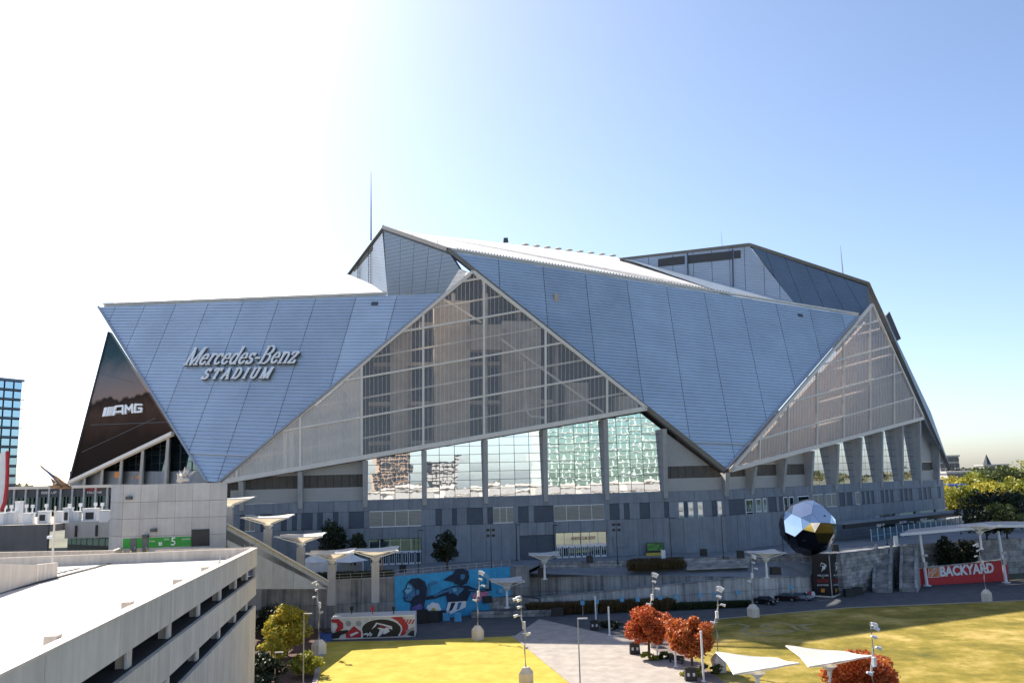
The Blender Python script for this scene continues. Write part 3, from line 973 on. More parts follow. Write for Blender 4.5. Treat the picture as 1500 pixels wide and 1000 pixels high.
amg = obj('logo_sign', MB().beam(PP(154, 609, PL_B) + PL_B[1] * .2, PP(208, 600, PL_B) + PL_B[1] * .2, .1, .1), M_STEELP, banner)
def pxprism(pts, pl, off, th, m, name, parent):
    return obj(name, MB().prism([PP(x, y, pl) + pl[1] * off for x, y in pts], -pl[1] * th), m, parent)
for x0, w in ((152, 4.6), (157.6, 3.0), (161.4, 1.9), (164.2, 1.2), (166.2, .8)):
    pxprism([(x0, 610.5 - (x0 - 152) * .12), (x0 + w, 610 - (x0 + w - 152) * .12), (x0 + w + 3, 597 - (x0 + w - 152) * .12), (x0 + 3, 597.5 - (x0 - 152) * .12)], PL_B, .45, .3, M_LET, 'letter', S and banner)
def pxstrokes(paths, w, pl, m, parent, off=.45, th=.3, name='letter'):
    mb = MB()
    for pth in paths:
        for a, b in zip(pth[:-1], pth[1:]):
            mb.beam(PP(*a, pl) + pl[1] * off, PP(*b, pl) + pl[1] * off, th, w, pl[1]) if False else mb.prism(_strip(a, b, w, pl, off), -pl[1] * th)
    return obj(name, mb, m, parent)
def _strip(a, b, w, pl, off):
    d = Vector((b[0] - a[0], b[1] - a[1])); d.normalize()
    nn = Vector((-d.y, d.x)) * (w / 2)
    q = [Vector(a) - d * w * .3 - nn, Vector(b) + d * w * .3 - nn, Vector(b) + d * w * .3 + nn, Vector(a) - d * w * .3 + nn]
    return [PP(k.x, k.y, pl) + pl[1] * (off + RNG.uniform(0, .003)) for k in q]
sk = lambda pts: [(x, y - (x - 168) * .12) for x, y in pts]
pxstrokes([sk([(168.5, 608), (171.5, 596), (182, 596), (182, 608)]), sk([(170, 604), (182, 604)])], 2.4, PL_B, M_LET, banner)
pxstrokes([sk([(186, 608), (186.5, 596), (191, 603), (196, 596), (196, 608)])], 2.4, PL_B, M_LET, banner)
pxstrokes([sk([(210, 598), (200.5, 596.5), (199.5, 607.5), (209, 608), (209.5, 603), (205, 602.5)])], 2.4, PL_B, M_LET, banner)

# ---- masts on the roof
def mast(px, y0, y1, Y, r):
    a, b = PY(px, y0, Y), PY(px, y1, Y)
    b = Vector((a.x, a.y, b.z))
    obj('lightning_mast', MB().tube([a, a.lerp(b, .5), b], [r, r * .7, r * .25], 8), M_STEELP, S)
mast(543.5, 352, 252, 250, .28)
mast(1235, 404, 360, 268, .22)
mast(1058, 362, 338, 280, .1)
for x, y in ((242, 419), (250, 417), (562, 333), (604, 346), (624, 352), (641, 358)):
    mast(x, y, y - 6, 236 if x < 300 else (230 - (x - 562) * .28), .09)
# ================================================================== GROUND, PLAZA, WALLS
def grassmat(name, c0, c1, c2, scale=.35):
    m = mat(name, c1, .9, 0, .1, scale)
    nt = m.node_tree
    tn = [n for n in nt.nodes if n.type == 'TEX_NOISE'][0]; tn.inputs['Detail'].default_value = 11; tn.inputs['Roughness'].default_value = .74
    r = [n for n in nt.nodes if n.type == 'VALTORGB'][0]
    r.color_ramp.elements[0].color, r.color_ramp.elements[1].color = (*c0, 1), (*c2, 1)
    e = r.color_ramp.elements.new(.5); e.color = (*c1, 1)
    nt.nodes['Principled BSDF'].inputs['Specular IOR Level'].default_value = .15
    no = nt.nodes.new('ShaderNodeTexNoise'); no.inputs['Scale'].default_value = 9; no.inputs['Detail'].default_value = 3
    bp = nt.nodes.new('ShaderNodeBump'); bp.inputs['Strength'].default_value = .6; bp.inputs['Distance'].default_value = .06
    g = [n for n in nt.nodes if n.type == 'NEW_GEOMETRY'][0]
    nt.links.new(g.outputs['Position'], no.inputs['Vector']); nt.links.new(no.outputs[0], bp.inputs['Height'])
    nt.links.new(bp.outputs[0], nt.nodes['Principled BSDF'].inputs['Normal'])
    return m
M_GROUND = mat('far_ground', (.13, .135, .09), .95, 0, .3, .02)
M_LAWN = grassmat('lawn_grass', (.36, .29, .045), (.49, .38, .065), (.62, .47, .11), .3)
M_LAWN2 = grassmat('lawn_grass_patchy', (.05, .065, .016), (.25, .195, .034), (.58, .42, .15), .09)
M_ASPH = mat('asphalt_path', (.075, .08, .088), .9, 0, .2, .4, .15, 8)
M_PAVE = mat('pale_paving', (.38, .335, .295), .85, 0, .16, .5, .1, 6)
M_BRICKP = mat('brick_paving', (.20, .15, .13), .85, 0, .2, .8, .1, 6)
M_PLAZA = mat('plaza_paving', (.23, .24, .255), .85, 0, .14, .3, .1, 5)
M_MULCH = mat('mulch', (.11, .06, .045), .95, 0, .35, 1.5, .5, 10)
M_STONE = mat('stone_blocks', (.36, .35, .335), .9, 0, .35, .55, .35, 5, objvar=.28)
M_RETC = mat('weathered_concrete', (.34, .335, .325), .9, 0, .35, .35, .2, 6, streak=.6, dark=(.08, .08, .08), objvar=.15)
M_PLANT = leafmat('brown_grass', (.10, .06, .025), (.16, .10, .04), (.08, .075, .03))

def pz(pts, z): return [PZ(x, y, z) for x, y in pts]
def setting(name, pts, m, kind='structure'):
    return obj(name, MB().poly(pts), m, None, kind=kind)
setting('ground', [(-3000, -3000, -.02), (3000, -3000, -.02), (3000, 4000, -.02), (-3000, 4000, -.02)], M_GROUND)
setting('road', [Vector((-60, 60, .0)), Vector((260, 60, 0)), Vector((260, 200, 0)), Vector((-60, 200, 0))], M_ASPH)
setting('path', pz([(752, 932), (835, 1000), (900, 1060), (1200, 1060), (1000, 960), (932, 936), (880, 926), (790, 906)], .004), M_PAVE)
setting('pavement', pz([(932, 936), (1000, 975), (1075, 1060), (1180, 1060), (1040, 965), (985, 940), (948, 928), (905, 922)], .008), M_BRICKP)
lawn_l = setting('lawn', pz([(478, 939), (610, 937), (750, 931), (835, 1000), (905, 1060), (445, 1060), (463, 1000)], .008), M_LAWN)
lawn_r = setting('lawn', pz([(985, 941), (1055, 906), (1240, 890), (1500, 879), (1800, 868), (1800, 1060), (1150, 1060), (1050, 990)], .012), M_LAWN2)
setting('planting_bed', pz([(380, 890), (478, 905), (476, 939), (461, 1000), (440, 1060), (250, 1060)], .012), M_MULCH)
def strip(name, a, b, w, z, h, m):
    a, b = PZ(*a, z), PZ(*b, z)
    o = obj(name, MB().beam(a + Zv * h / 2, b + Zv * h / 2, w, h), m, None, kind='structure')
strip('kerb', (475, 938), (460, 1005), .7, 0, .14, M_PAVE)
strip('kerb', (751, 931), (840, 1003), .35, 0, .1, M_PAVE)
strip('kerb', (985, 941), (1055, 906), .3, 0, .1, M_PAVE)
strip('kerb', (1055, 906), (1240, 890), .3, 0, .1, M_PAVE)
strip('kerb', (1240, 890), (1500, 879), .3, 0, .1, M_PAVE)
# faint outline worn into the shaded lawn
M_CHALK = mat('worn_lawn_paint', (.30, .25, .12), .95, 0, .25, .6)
zo = lambda X, Y: (1040 + X / 5.88, 830 + Y / 5.88)
lm = MB()
for pth in ([(130, 500), (240, 485), (330, 505), (270, 555), (400, 590), (600, 570), (720, 550), (640, 540), (520, 555), (420, 555), (540, 530), (440, 510), (480, 490), (640, 480), (700, 500), (760, 540), (870, 545), (780, 505), (920, 485)],
            [(700, 500), (860, 490)]):
    q = [PZ(*zo(*p), .02) for p in pth]
    for a, b in zip(q[:-1], q[1:]):
        d = (b - a).normalized(); s = Vector((-d.y, d.x, 0)) * .35
        lm.poly([a - s, b - s, b + s, a + s])
obj('lawn_marking', lm, M_CHALK, None, kind='structure')

# plaza at z = 8 with its front edge
edge_px = [(380, 856), (480, 853), (578, 848), (747, 832.5), (775, 831), (790, 824), (1000, 819), (1100, 815), (1140, 812.5), (1192, 812.5), (1230, 813.5), (1342, 798), (1500, 789)]
E8 = pz(edge_px, 8.0)
pl_poly = [Vector((-90, E8[0].y - 4, 8))] + E8 + [Vector((330, 200, 8)), Vector((330, 700, 8)), Vector((-90, 700, 8))]
obj('plaza', MB().prism(pl_poly, Vector((0, 0, -.5))), M_PLAZA, None, kind='structure')
obj('terrain', MB().poly([Vector((330, 200, 7.99)), Vector((2500, 300, 7.99)), Vector((2500, 2500, 14)), Vector((-2500, 2500, 14)), Vector((-2500, 700, 7.99)), Vector((330, 700, 7.99))]), M_GROUND, None, kind='structure')

def panel_wall(pts, m, plen, rows, label, name='retaining_wall', thick=.8, cap=None, jit=.03, group=None, backing=None, vis=.03, piece='wall_block', stagger=False, cat='wall'):
    """pts: list of (x, y, z0, z1); upright wall of separate blocks on a recessed core"""
    root = empty(name, Vector((pts[0][0], pts[0][1], pts[0][2])), label, cat, group)
    core = MB()
    for (xa, ya, za0, za1), (xb, yb, zb0, zb1) in zip(pts[:-1], pts[1:]):
        a, b = Vector((xa, ya, 0)), Vector((xb, yb, 0))
        d = (b - a); L_ = d.length; d.normalize()
        n = Vector((d.y, -d.x, 0))
        if n.dot(CAM - a) < 0: n = -n
        core.prism([a + Zv * za0, b + Zv * zb0, b + Zv * (zb1 - .05), a + Zv * (za1 - .05)], -n * thick)
        k = max(1, round(L_ / plen))
        for r in range(rows):
            sh = .5 if (stagger and r % 2) else 0
            for i in range(k + (1 if sh else 0)):
                u0, u1 = max(0, (i - sh) / k), min(1, (i + 1 - sh) / k)
                if u1 - u0 < .02: continue
                zz = lambda u, f: (za0 + (zb0 - za0) * u) * (1 - f) + (za1 + (zb1 - za1) * u) * f
                q = []
                e = vis / L_
                for u, f in ((u0 + e, r / rows), (u1 - e, r / rows), (u1 - e, (r + 1) / rows), (u0 + e, (r + 1) / rows)):
                    q.append(a.lerp(b, u) + Zv * (zz(u, f) + (vis if f == r / rows else -vis)))
                if (q[3] - q[0]).length < .12: continue
                off = .08 + RNG.uniform(-jit, jit)
                obj(piece, MB().prism([p + n * off for p in q], -n * .2), m, root)
        if cap:
            obj('coping', MB().prism([a + Zv * za1 + n * .2, b + Zv * zb1 + n * .2, b + Zv * (zb1 + .18) + n * .2, a + Zv * (za1 + .18) + n * .2], -n * (thick + .3)), cap, root)
    obj('core', core, backing or M_JOINT, root)
    return root
def w8(i, z0=0.0, z1=8.3): 
    p = E8[i]; return (p.x, p.y - .25, z0, z1)
panel_wall([(-95, E8[0].y - 4, 0, 8.3), w8(0), w8(1), w8(2)], M_RETC, 5.2, 2, 'weathered grey retaining wall behind the red painted container', cap=M_RETC)
M_MBLUE = mat('mural_blue', (.045, .36, .62), .7, 0, .12, .8)
mural = panel_wall([w8(2, 0, 8.5), w8(3, 0, 8.5)], M_MBLUE, 3.0, 3, 'bright blue mural wall with painted child and flexing figure', 'mural_wall', jit=.004, vis=.012, backing=M_MBLUE)
panel_wall([w8(3), w8(4)], M_RETC, 4, 2, 'short grey concrete wall at the right end of the mural', cap=M_RETC)
stone_wall = panel_wall([(PZ(1140, 812, 8).x, PZ(1140, 812, 8).y - .3, 0, 8.3), w8(10), w8(11)], M_STONE, 1.9, 11,
                        'tall stone block retaining wall below the faceted ball', stagger=True, jit=.05, piece='stone')
panel_wall([w8(11), w8(12), (330, 200, 0, 8.3)], M_STONE, 3.0, 6, 'stone retaining wall running on behind the red sign wall', stagger=True, jit=.05, piece='stone')
# terraces and the rising ramp between them
def wz(px, py, z): p = PZ(px, py, z); return p.x, p.y
def seg(px, py, z, z0, z1): x, y = wz(px, py, z); return (x, y, z0, z1)
TT = [PY(762, 846, 182.5), PY(880, 843, 181.5), PY(1090, 845, 181.0), PY(1188, 845, 186)]
panel_wall([(p.x, p.y, 0, p.z) for p in TT[:3]], M_RETC, 4.5, 2, 'upper grey ramp wall stained with dark streaks', cap=M_RETC)
x0, y0 = wz(785, 893.5, 0); x1, y1 = wz(1093, 884, 0); x2, y2 = TT[3].x, TT[3].y
M_RETP = mat('pale_weathered_concrete', (.50, .49, .47), .9, 0, .35, .35, .2, 6, streak=.6, dark=(.16, .16, .16), objvar=.12)
panel_wall([(x0, y0, 0, max(.5, PY(790, 876, y0).z)), (x1, y1, 0, PY(1093, 846, y1).z), (x2, y2, 0, TT[3].z)], M_RETP, 4.5, 2, 'long wedge shaped ramp wall climbing to the right behind the hedge', cap=M_RETC)
obj('ramp', MB().prism([Vector((x0, y0 + .8, .4)), Vector((x1, y1 + .8, 5.0)), Vector((TT[2].x, TT[2].y - .1, 5.0)), Vector((TT[0].x, TT[0].y - .1, .4))], Vector((0, 0, -.3))), M_PLAZA, None, kind='structure')
tb = [Vector((E8[k].x, E8[k].y, 6.9)) for k in (4, 5, 6, 7, 8, 9)]
obj('terrace', MB().poly([TT[0], TT[1], tb[1], tb[0]]).poly([TT[1], TT[2], tb[3], tb[2], tb[1]]).poly([TT[2], TT[3], tb[5], tb[4], tb[3]]), M_PLAZA, None, kind='structure')
panel_wall([(p.x, p.y - .2, 6.4, 8.2) for p in (E8[5], E8[6], E8[7], E8[8])], M_STONE, 2.4, 3, 'low stone wall edging the upper plaza', stagger=True, jit=.04, piece='stone')
panel_wall([seg(655, 887, 1.5, 0, 2.9), seg(760, 884, 1.5, 0, 2.9), seg(790, 884, 1.5, 0, 2.4)], M_STONE, 1.7, 4, 'stepped stone seat wall below the mural', stagger=True, jit=.06, piece='stone', thick=2.5)
panel_wall([seg(690, 900, .6, 0, 1.2), seg(812, 897, .6, 0, 1.2)], M_STONE, 1.7, 2, 'lowest stone step in front of the mural', stagger=True, jit=.06, piece='stone', thick=1.6)
for k in range(5):
    a, b = PY(1005, 833 - k * 2.6, 183.5 + k * .9), PY(1096, 829 - k * 2.6, 184.5 + k * .9)
    obj('step', MB().beam(a, b, 1.6, .34), M_STONE, None, 'broad stone terrace step, number %s from the bottom, beside the brown grass' % ('one', 'two', 'three', 'four', 'five')[k], 'step', 'stone terrace steps')
# stairs in the stone wall on the right
def stair(pa, pb, n, zb, zt, w, label):
    a, b = Vector(pa), Vector(pb)
    root = empty('stone_stair', a, label, 'stairs', 'stairs through the stone wall')
    d = (b - a); d.z = 0
    s = Vector((-d.y, d.x, 0)).normalized() * w
    for k in range(n):
        p = a + d * (k / n); q = a + d * ((k + 1) / n)
        z = zb + (zt - zb) * (k + 1) / n
        obj('tread', MB().prism([p, q, q + s, p + s], Vector((0, 0, z))), M_STONE, root)
    for o in (Vector((0, 0, 0)), s):
        prof = [a + o + Zv * .9, a + o + Zv * .0, b + o, b + o + Zv * (zt + 1.0), a.lerp(b, .55) + o + Zv * (zt * .55 + 1.1), a.lerp(b, .45) + o + Zv * (zt * .55 + 1.0)]
        sd_ = s.normalized() * .6
        obj('side_wall', MB().prism(prof, sd_), M_RETC, root)
pa = PZ(1278, 867, 0); pb = PZ(1322, 866, 0)
stair((pa.x, pa.y, 0), (pa.x + 6.5, pa.y + 12.5, 0), 16, 0, 8, -3.2, 'left stone stair with sloping concrete side walls')
stair((pb.x - .6, pb.y, 0), (pb.x + 6.0, pb.y + 12.5, 0), 16, 0, 8, -3.0, 'right stone stair beside the red sign wall')

# ornamental grass hedges
def tuft_field(name, quad_pts, z, n, h, label, m=M_PLANT, kind='stuff', spread=.18):
    a, b, c, d = quad_pts
    mb = MB()
    for k in range(n):
        u, v = RNG.random(), RNG.random()
        p = (a.lerp(b, u)).lerp(d.lerp(c, u), v)
        hh = h * RNG.uniform(.6, 1.15)
        for q in range(4):
            t = RNG.uniform(0, 2 * pi); s = Vector((cos(t), sin(t), 0))
            w = Vector((-s.y, s.x, 0)) * .10
            tip = p + s * hh * RNG.uniform(.2, .6) + Zv * hh
            mb.poly([p - w, p + w, tip + w * .6, tip - w * .6])
    return obj(name, mb, m, None, label, None, None, kind)
hq = [PZ(775, 901, .1), PZ(985, 893, .1), PZ(985, 889, .1), PZ(775, 896, .1)]
tuft_field('ornamental_grass', hq, 0, 5000, 1.7, 'brown ornamental grass along the foot of the ramp')
hq = [PZ(920, 836, 6.5), PZ(1002, 832, 6.5), PZ(1000, 825, 6.9), PZ(925, 828, 6.9)]
tuft_field('ornamental_grass', hq, 6.4, 1800, 1.4, 'brown ornamental grass on the upper terrace')
M_HEDGE = leafmat('hedge_leaf', (.02, .035, .015), (.035, .055, .02), (.05, .06, .02), .2)
hq = [PZ(985, 893, .1), PZ(1098, 888, .1), PZ(1098, 886, .1), PZ(985, 890, .1)]
tuft_field('hedge', hq, 0, 2200, 1.0, 'low dark hedge at the foot of the ramp wall', M_HEDGE)
hq = [PZ(400, 853, 8), PZ(575, 847, 8), PZ(575, 843, 8), PZ(400, 849, 8)]
tuft_field('hedge', hq, 0, 2600, 1.1, 'dark planting along the top of the retaining wall', M_HEDGE)

# painted figures on the mural, each shape a thin coat proud of the wall
pm = vplane(Vector((E8[2].x, E8[2].y - .35, 0)), Vector((E8[3].x, E8[3].y - .35, 0)))
zm = lambda X, Y: (470 + X / 4.839, 820 + Y / 4.839)
M_NAVY = mat('mural_navy', (.012, .022, .05), .7, 0, .3, 1.2)
M_MID = mat('mural_midblue', (.06, .20, .36), .7, 0, .2, 1.2)
M_LTB = mat('mural_lightblue', (.20, .46, .62), .7, 0, .15, 1.2)
M_PURP = mat('mural_purple', (.14, .11, .36), .7, 0, .25, 1.2)
M_PINK = mat('mural_pink', (.62, .22, .36), .7, 0, .2, 1.2)
M_YEL = mat('mural_yellow', (.62, .46, .05), .7)
lay = [0.0]
def paint(pts, m, pl=None, z=zm, root=None, name='painted_shape', base=.20, th=.02):
    pl = pl or pm
    lay[0] += .006
    return obj(name, MB().prism([PP(*z(*p), pl) + pl[1] * (base + lay[0]) for p in pts], -pl[1] * th), m, root or mural)
# child's head in profile
paint([(640, 130), (690, 125), (735, 150), (750, 200), (742, 260), (730, 320), (738, 395), (690, 402), (650, 380), (632, 350), (640, 310), (630, 295), (597, 292), (582, 264), (592, 245), (579, 216), (598, 198), (612, 155)], M_NAVY)
paint([(616, 160), (640, 172), (662, 205), (668, 250), (650, 262), (636, 286), (600, 286), (588, 262), (597, 245), (586, 217), (602, 200)], M_MID)
paint([(612, 172), (636, 180), (642, 215), (620, 232), (604, 240), (600, 226), (590, 217), (604, 202)], M_LTB)
paint([(668, 212), (690, 206), (697, 225), (688, 246), (672, 244)], M_MID)
paint([(606, 198), (626, 195), (628, 201), (608, 205)], M_NAVY)
paint([(594, 262), (612, 258), (616, 264), (598, 270)], M_NAVY)
paint([(640, 334), (700, 306), (722, 330), (700, 372), (668, 392), (645, 368)], M_PURP)
# flexing figure
paint([(738, 258), (800, 244), (870, 206), (940, 180), (1040, 178), (1100, 204), (1165, 200), (1172, 130), (1198, 130), (1207, 214), (1120, 226), (1062, 222), (1042, 262), (1030, 294), (893, 294), (885, 246), (800, 272), (745, 280)], M_NAVY)
paint([(752, 255), (758, 168), (788, 146), (818, 148), (822, 160), (790, 172), (776, 184), (772, 250)], M_MID)
paint([(788, 246), (868, 214), (930, 192), (940, 204), (872, 230), (800, 258)], M_MID)
paint([(900, 196), (960, 186), (1010, 196), (1000, 214), (965, 250), (930, 226), (905, 240)], M_MID)
paint([(925, 200), (955, 196), (962, 212), (940, 222)], M_LTB)
paint([(1165, 200), (1168, 132), (1130, 112), (1134, 90), (1164, 86), (1190, 112), (1186, 200)], M_LTB)
paint([(1040, 204), (1110, 212), (1160, 206), (1160, 212), (1110, 220), (1044, 214)], M_MID)
paint([(946, 66), (1000, 56), (1040, 76), (1048, 120), (1030, 162), (990, 180), (950, 166), (940, 152), (862, 140), (905, 112), (936, 96)], M_NAVY)
paint([(985, 100), (1012, 96), (1018, 120), (1000, 138), (984, 130)], M_MID)
# shorts and flowers
paint([(900, 296), (1026, 288), (1020, 332), (962, 358), (890, 392), (878, 362)], M_WHITE)
paint([(920, 300), (950, 298), (925, 350), (900, 366)], M_NAVY)
paint([(968, 298), (995, 296), (975, 345), (955, 350)], M_MID)
for k in range(7):
    t = 2 * pi * k / 7
    cx, cy = 795 + 30 * cos(t), 348 + 30 * sin(t)
    paint([(cx + 24 * cos(a * pi / 4), cy + 24 * sin(a * pi / 4)) for a in range(8)], M_WHITE, name='painted_petal')
paint([(792 + 14 * cos(a * pi / 4), 350 + 16 * sin(a * pi / 4)) for a in range(8)], M_YEL)
for cx, cy in ((1090, 250), (1125, 240), (1110, 272), (1160, 238)):
    paint([(cx + 24 * cos(a * pi / 4), cy + 20 * sin(a * pi / 4)) for a in range(8)], M_PINK, name='painted_petal')
paint([(1142, 252), (1206, 250), (1208, 300), (1142, 304)], M_BLACK)
paint([(1250, 203), (1282, 202), (1282, 228), (1250, 229)], M_LTB)
# ================================================================== PARKING GARAGE AND THE LEFT SIDE
M_GAR = mat('garage_concrete', (.72, .625, .52), .85, 0, .16, .35, .12, 5, streak=.55, objvar=.06)
M_DECK = mat('deck_concrete', (.60, .56, .51), .85, 0, .14, .25, .05, 5)
M_GARIN = mat('garage_inside', (.035, .033, .032), .9, 0, .2, .4)
M_TOWERC = mat('tower_concrete', (.46, .45, .435), .85, 0, .12, .5, .1, 6, streak=.4, objvar=.07)
G0 = PY(376.5, 802, 103)
dg = ray(525, 729); dg = dg / dg.y                 # per metre of depth; the deck falls slightly away from us
lat = Vector((-1, -.18, 0)).normalized()
def G(Y, t=0.0, h=0.0):                            # point on the garage edge at depth Y, t metres inward, h below the parapet top
    return G0 + dg * (Y - 103) + lat * t - Zv * h
garage = empty('parking_garage', Vector((G0.x, G0.y, 0)), 'pale concrete parking garage with open decks and long spandrel walls', 'garage')
YN = 14
def gprism(y0, y1, t0, t1, h0, h1, m, name, parent=garage):
    a, b = G(y0, t0, h0), G(y1, t0, h0)
    mb = MB().prism([G(y0, t0, h1), G(y1, t0, h1), G(y1, t0, h0), G(y0, t0, h0)], lat * (t1 - t0))
    return obj(name, mb, m, parent)
gprism(YN, 106, .5, 95, 1.15, 1.6, M_DECK, 'roof_deck')
spans = [YN, 24, 34, 44.5, 56.5, 69, 84.5, 103]
for lvl, (h0, h1) in enumerate(((0, 2.05), (3.27, 5.3), (6.54, 20))):
    for k, (a, b) in enumerate(zip(spans[:-1], spans[1:])):
        gprism(a + .02, b - .02, 0, .5 if lvl else .45, h0, h1, M_GAR, 'spandrel')
    if lvl == 0: gprism(YN, 103, -.06, .55, -.03, .09, M_GAR, 'coping')
for lvl, (h0, h1) in enumerate(((2.05, 3.27), (5.3, 6.54))):
    for y in (98.5, 89.5, 79.5, 69, 58.5, 48.5, 38.5, 28.5, 20):
        gprism(y - .4, y + .4, .45, 1.1, h0 - .1, h1 + .1, M_GAR, 'column')
        gprism(y - .6, y - .48, .46, .6, h0 - .1, h1 + .1, M_WHITE, 'drain_pipe')
    gprism(YN, 103, .3, 40, h1 - .05, h1 + .3, M_GARIN, 'floor')
    gprism(YN, 103, 16, 16.4, h0 - 1, h1 + .2, M_GARIN, 'inner_wall')
gprism(102.6, 103, .5, 40, 0.0, 2.0, M_GAR, 'end_wall')
gprism(102.6, 103, .5, 40, 3.27, 5.3, M_GAR, 'end_wall')
gprism(102.6, 103, .5, 40, 6.54, 20, M_GAR, 'end_wall')
for y in (37.0, 48.8, 62, 73): gprism(y, y + .7, .6, 1.1, -.16, 1.2, M_GAR, 'column_stub')
for x, y in ((322, 826), (333, 821), (343, 817), (350, 813), (358, 810), (366, 807)):
    p = PP(x, y, (G(103, 0, 1.15), Vector((0, .0188, 1)).normalized()))
    obj('rail_post', MB().tube([p, p + Zv * 1.1], .06, 6).box(p + Zv * .12, (.3, .3, .25)), M_STEELP, garage)
# low parapets at the far end and the ramp wall on the deck
deck = (G(103, 0, 1.15), Vector((0, .0188, 1)).normalized())
def deckwall(a, b, h, m, name, th=.35):
    p, q = PP(*a, deck), PP(*b, deck)
    n = Vector((q.y - p.y, p.x - q.x, 0)).normalized()
    return obj(name, MB().prism([p, q, q + Zv * h[1], p + Zv * h[0]], n * -th if n.y < 0 else n * th), m, garage)
deckwall((-60, 823), (163, 820), (1.15, 1.15), M_GAR, 'parapet')
deckwall((227, 818), (372, 813.5), (1.1, 1.05), M_GAR, 'parapet')
deckwall((163, 820), (177, 814), (1.15, 1.15), M_GAR, 'parapet')
deckwall((-40, 878), (47, 852.5), (2.6, 1.5), M_GAR, 'ramp_wall')
deckwall((49, 852), (78, 845), (1.5, 1.35), M_GAR, 'ramp_wall')
M_YELP = mat('yellow_paint', (.62, .45, .04), .5)
for k, (x, y) in enumerate(((179.5, 819), (191, 819), (203, 817.5), (215.5, 816))):
    p = PP(x, y, deck)
    b = obj('bollard', MB().tube([p, p + Zv * .95], .11, 8).lathe([(.11, .95), (.08, 1.02), (.01, 1.05)], tuple(p), 8), M_YELP, None,
            ('yellow bollard nearest the deck parapet corner', 'yellow bollard in front of the left grey door', 'yellow bollard between the two grey doors', 'yellow bollard right of the right grey door')[k], 'bollard', 'yellow bollards at the stair tower')
# a lamp pole on the deck
p = PP(76, 832, deck)
lp = empty('deck_lamp_pole', p, 'tall thin steel pole standing on the garage roof deck', 'lamp pole')
obj('pole', MB().tube([p, p + Zv * 6.6], [.13, .09], 8), M_GAR, lp)
obj('base', MB().box(p + Zv * .25, (.5, .5, .5)), M_GAR, lp)
obj('lamp_head', MB().box(p + Vector((-.35, 0, 3.3)), (.6, .35, .3)), M_WHITE, lp)

for (xa, ya), (xb, yb) in (((82, 845), (142, 830.5)), ((82, 839.5), (118, 831))):  # dashed shadow lines across the deck, made as thin dark strips
    a, b = PP(xa, ya, deck), PP(xb, yb, deck)
    for k in range(7 if xb > 130 else 4):
        n_ = 7 if xb > 130 else 4
        obj('deck_shadow_dash', MB().beam(a.lerp(b, k / n_), a.lerp(b, (k + .75) / n_), .22, .06), M_SOFFIT, garage)
# ---- stair and lift tower with the green level band
TY = 111.5
tw = [PY(332, 760, TY + 1.0), PY(180, 760, TY), PY(162.5, 760, TY + 4)]
tw = [Vector((p.x, p.y, 0)) for p in tw]
tz0, tz1 = 14.0, PY(250, 708, TY).z
tower = empty('stair_tower', Vector((tw[1].x, tw[1].y, tz0)), 'square concrete stair tower with green level five band', 'tower')
foot = tw + [tw[2] + Vector((-1, 10, 0)), tw[0] + Vector((-6, 9, 0))]
obj('core', MB().prism([p + Zv * tz0 for p in foot], Zv * (tz1 - tz0 - .05)), M_JOINT, tower)
def tpanels(a, b, k, rows, skip=()):
    d = (b - a); n = Vector((d.y, -d.x, 0)).normalized()
    if n.dot(CAM - a) < 0: n = -n
    for i in range(k):
        for r in range(len(rows) - 1):
            if (i, r) in skip: continue
            p, q = a.lerp(b, i / k + .001), a.lerp(b, (i + 1) / k - .001)
            obj('wall_panel', MB().prism([p + Zv * (rows[r] + .02), q + Zv * (rows[r] + .02), q + Zv * (rows[r + 1] - .02), p + Zv * (rows[r + 1] - .02)], n * .14), M_TOWERC, tower)
    return n
rows = [tz0, 17.1, 19.9, 22.1, 24.2, tz1]
nF = tpanels(tw[1], tw[0], 6, rows)
tpanels(tw[2], tw[1], 1, rows)
pt = (tw[1] + nF * .15, nF)
M_GREEN = mat('green_paint', (.03, .30, .035), .6, 0, .06, 1)
M_DOORG = mat('grey_door', (.12, .125, .13), .5)
def tq(x0, y0, x1, y1, m, name, off=.02, sl=-.035, parent=tower, th=.04):
    P_ = [PP(x, y + (x - 180) * 0, pt) + nF * off for x, y in ((x0, y1), (x1, y1 + sl * (x1 - x0)), (x1, y0 + sl * (x1 - x0)), (x0, y0))]
    return obj(name, MB().prism(P_, -nF * th), m, parent)
tq(180, 788.5, 280, 803, M_GREEN, 'painted_band')
for x0, x1 in ((191, 200), (208.5, 217)):
    d_ = tq(x0, 788, x1, 814, M_DOORG, 'door', .06)
    obj('door_handle', MB().box(PP(x1 - 1.6, 802, pt) + nF * .14, (.12, .1, .3)), M_STEELP, d_)
tq(280.5, 775, 307, 800, M_BLACK, 'lift_opening', .05)
def ttext(s, x, y, wpx, hpx, name='lettering'):
    o = PP(x, y, pt); u = (PP(x + wpx, y - .035 * wpx, pt) - o)
    sign_text(s, o, u.normalized(), Zv, nF, M_WHITE, tower, name, u.length, (PP(x, y - hpx, pt) - o).length, .06, .01)
ttext('5', 250.5, 798.5, 6.5, 12)
ttext('LEVEL', 240.5, 790.5, 8, 2.2)
ttext('STAIR', 219, 793.5, 8, 2.2)
ttext('ELEVATOR', 267, 790.5, 12, 2.2)
for i in range(2):
    for j in range(2): tq(232.6 + i * 2.6, 793.6 + j * 2.7, 234.8 + i * 2.6, 795.8 + j * 2.7, M_WHITE, 'pictogram', .05)
for x, y in ((190, 729), (226, 776), (214, 785)):
    obj('wall_lamp', MB().box(PP(x, y, pt) + nF * .25, (.7, .5, .4)), M_SOFFIT, tower)

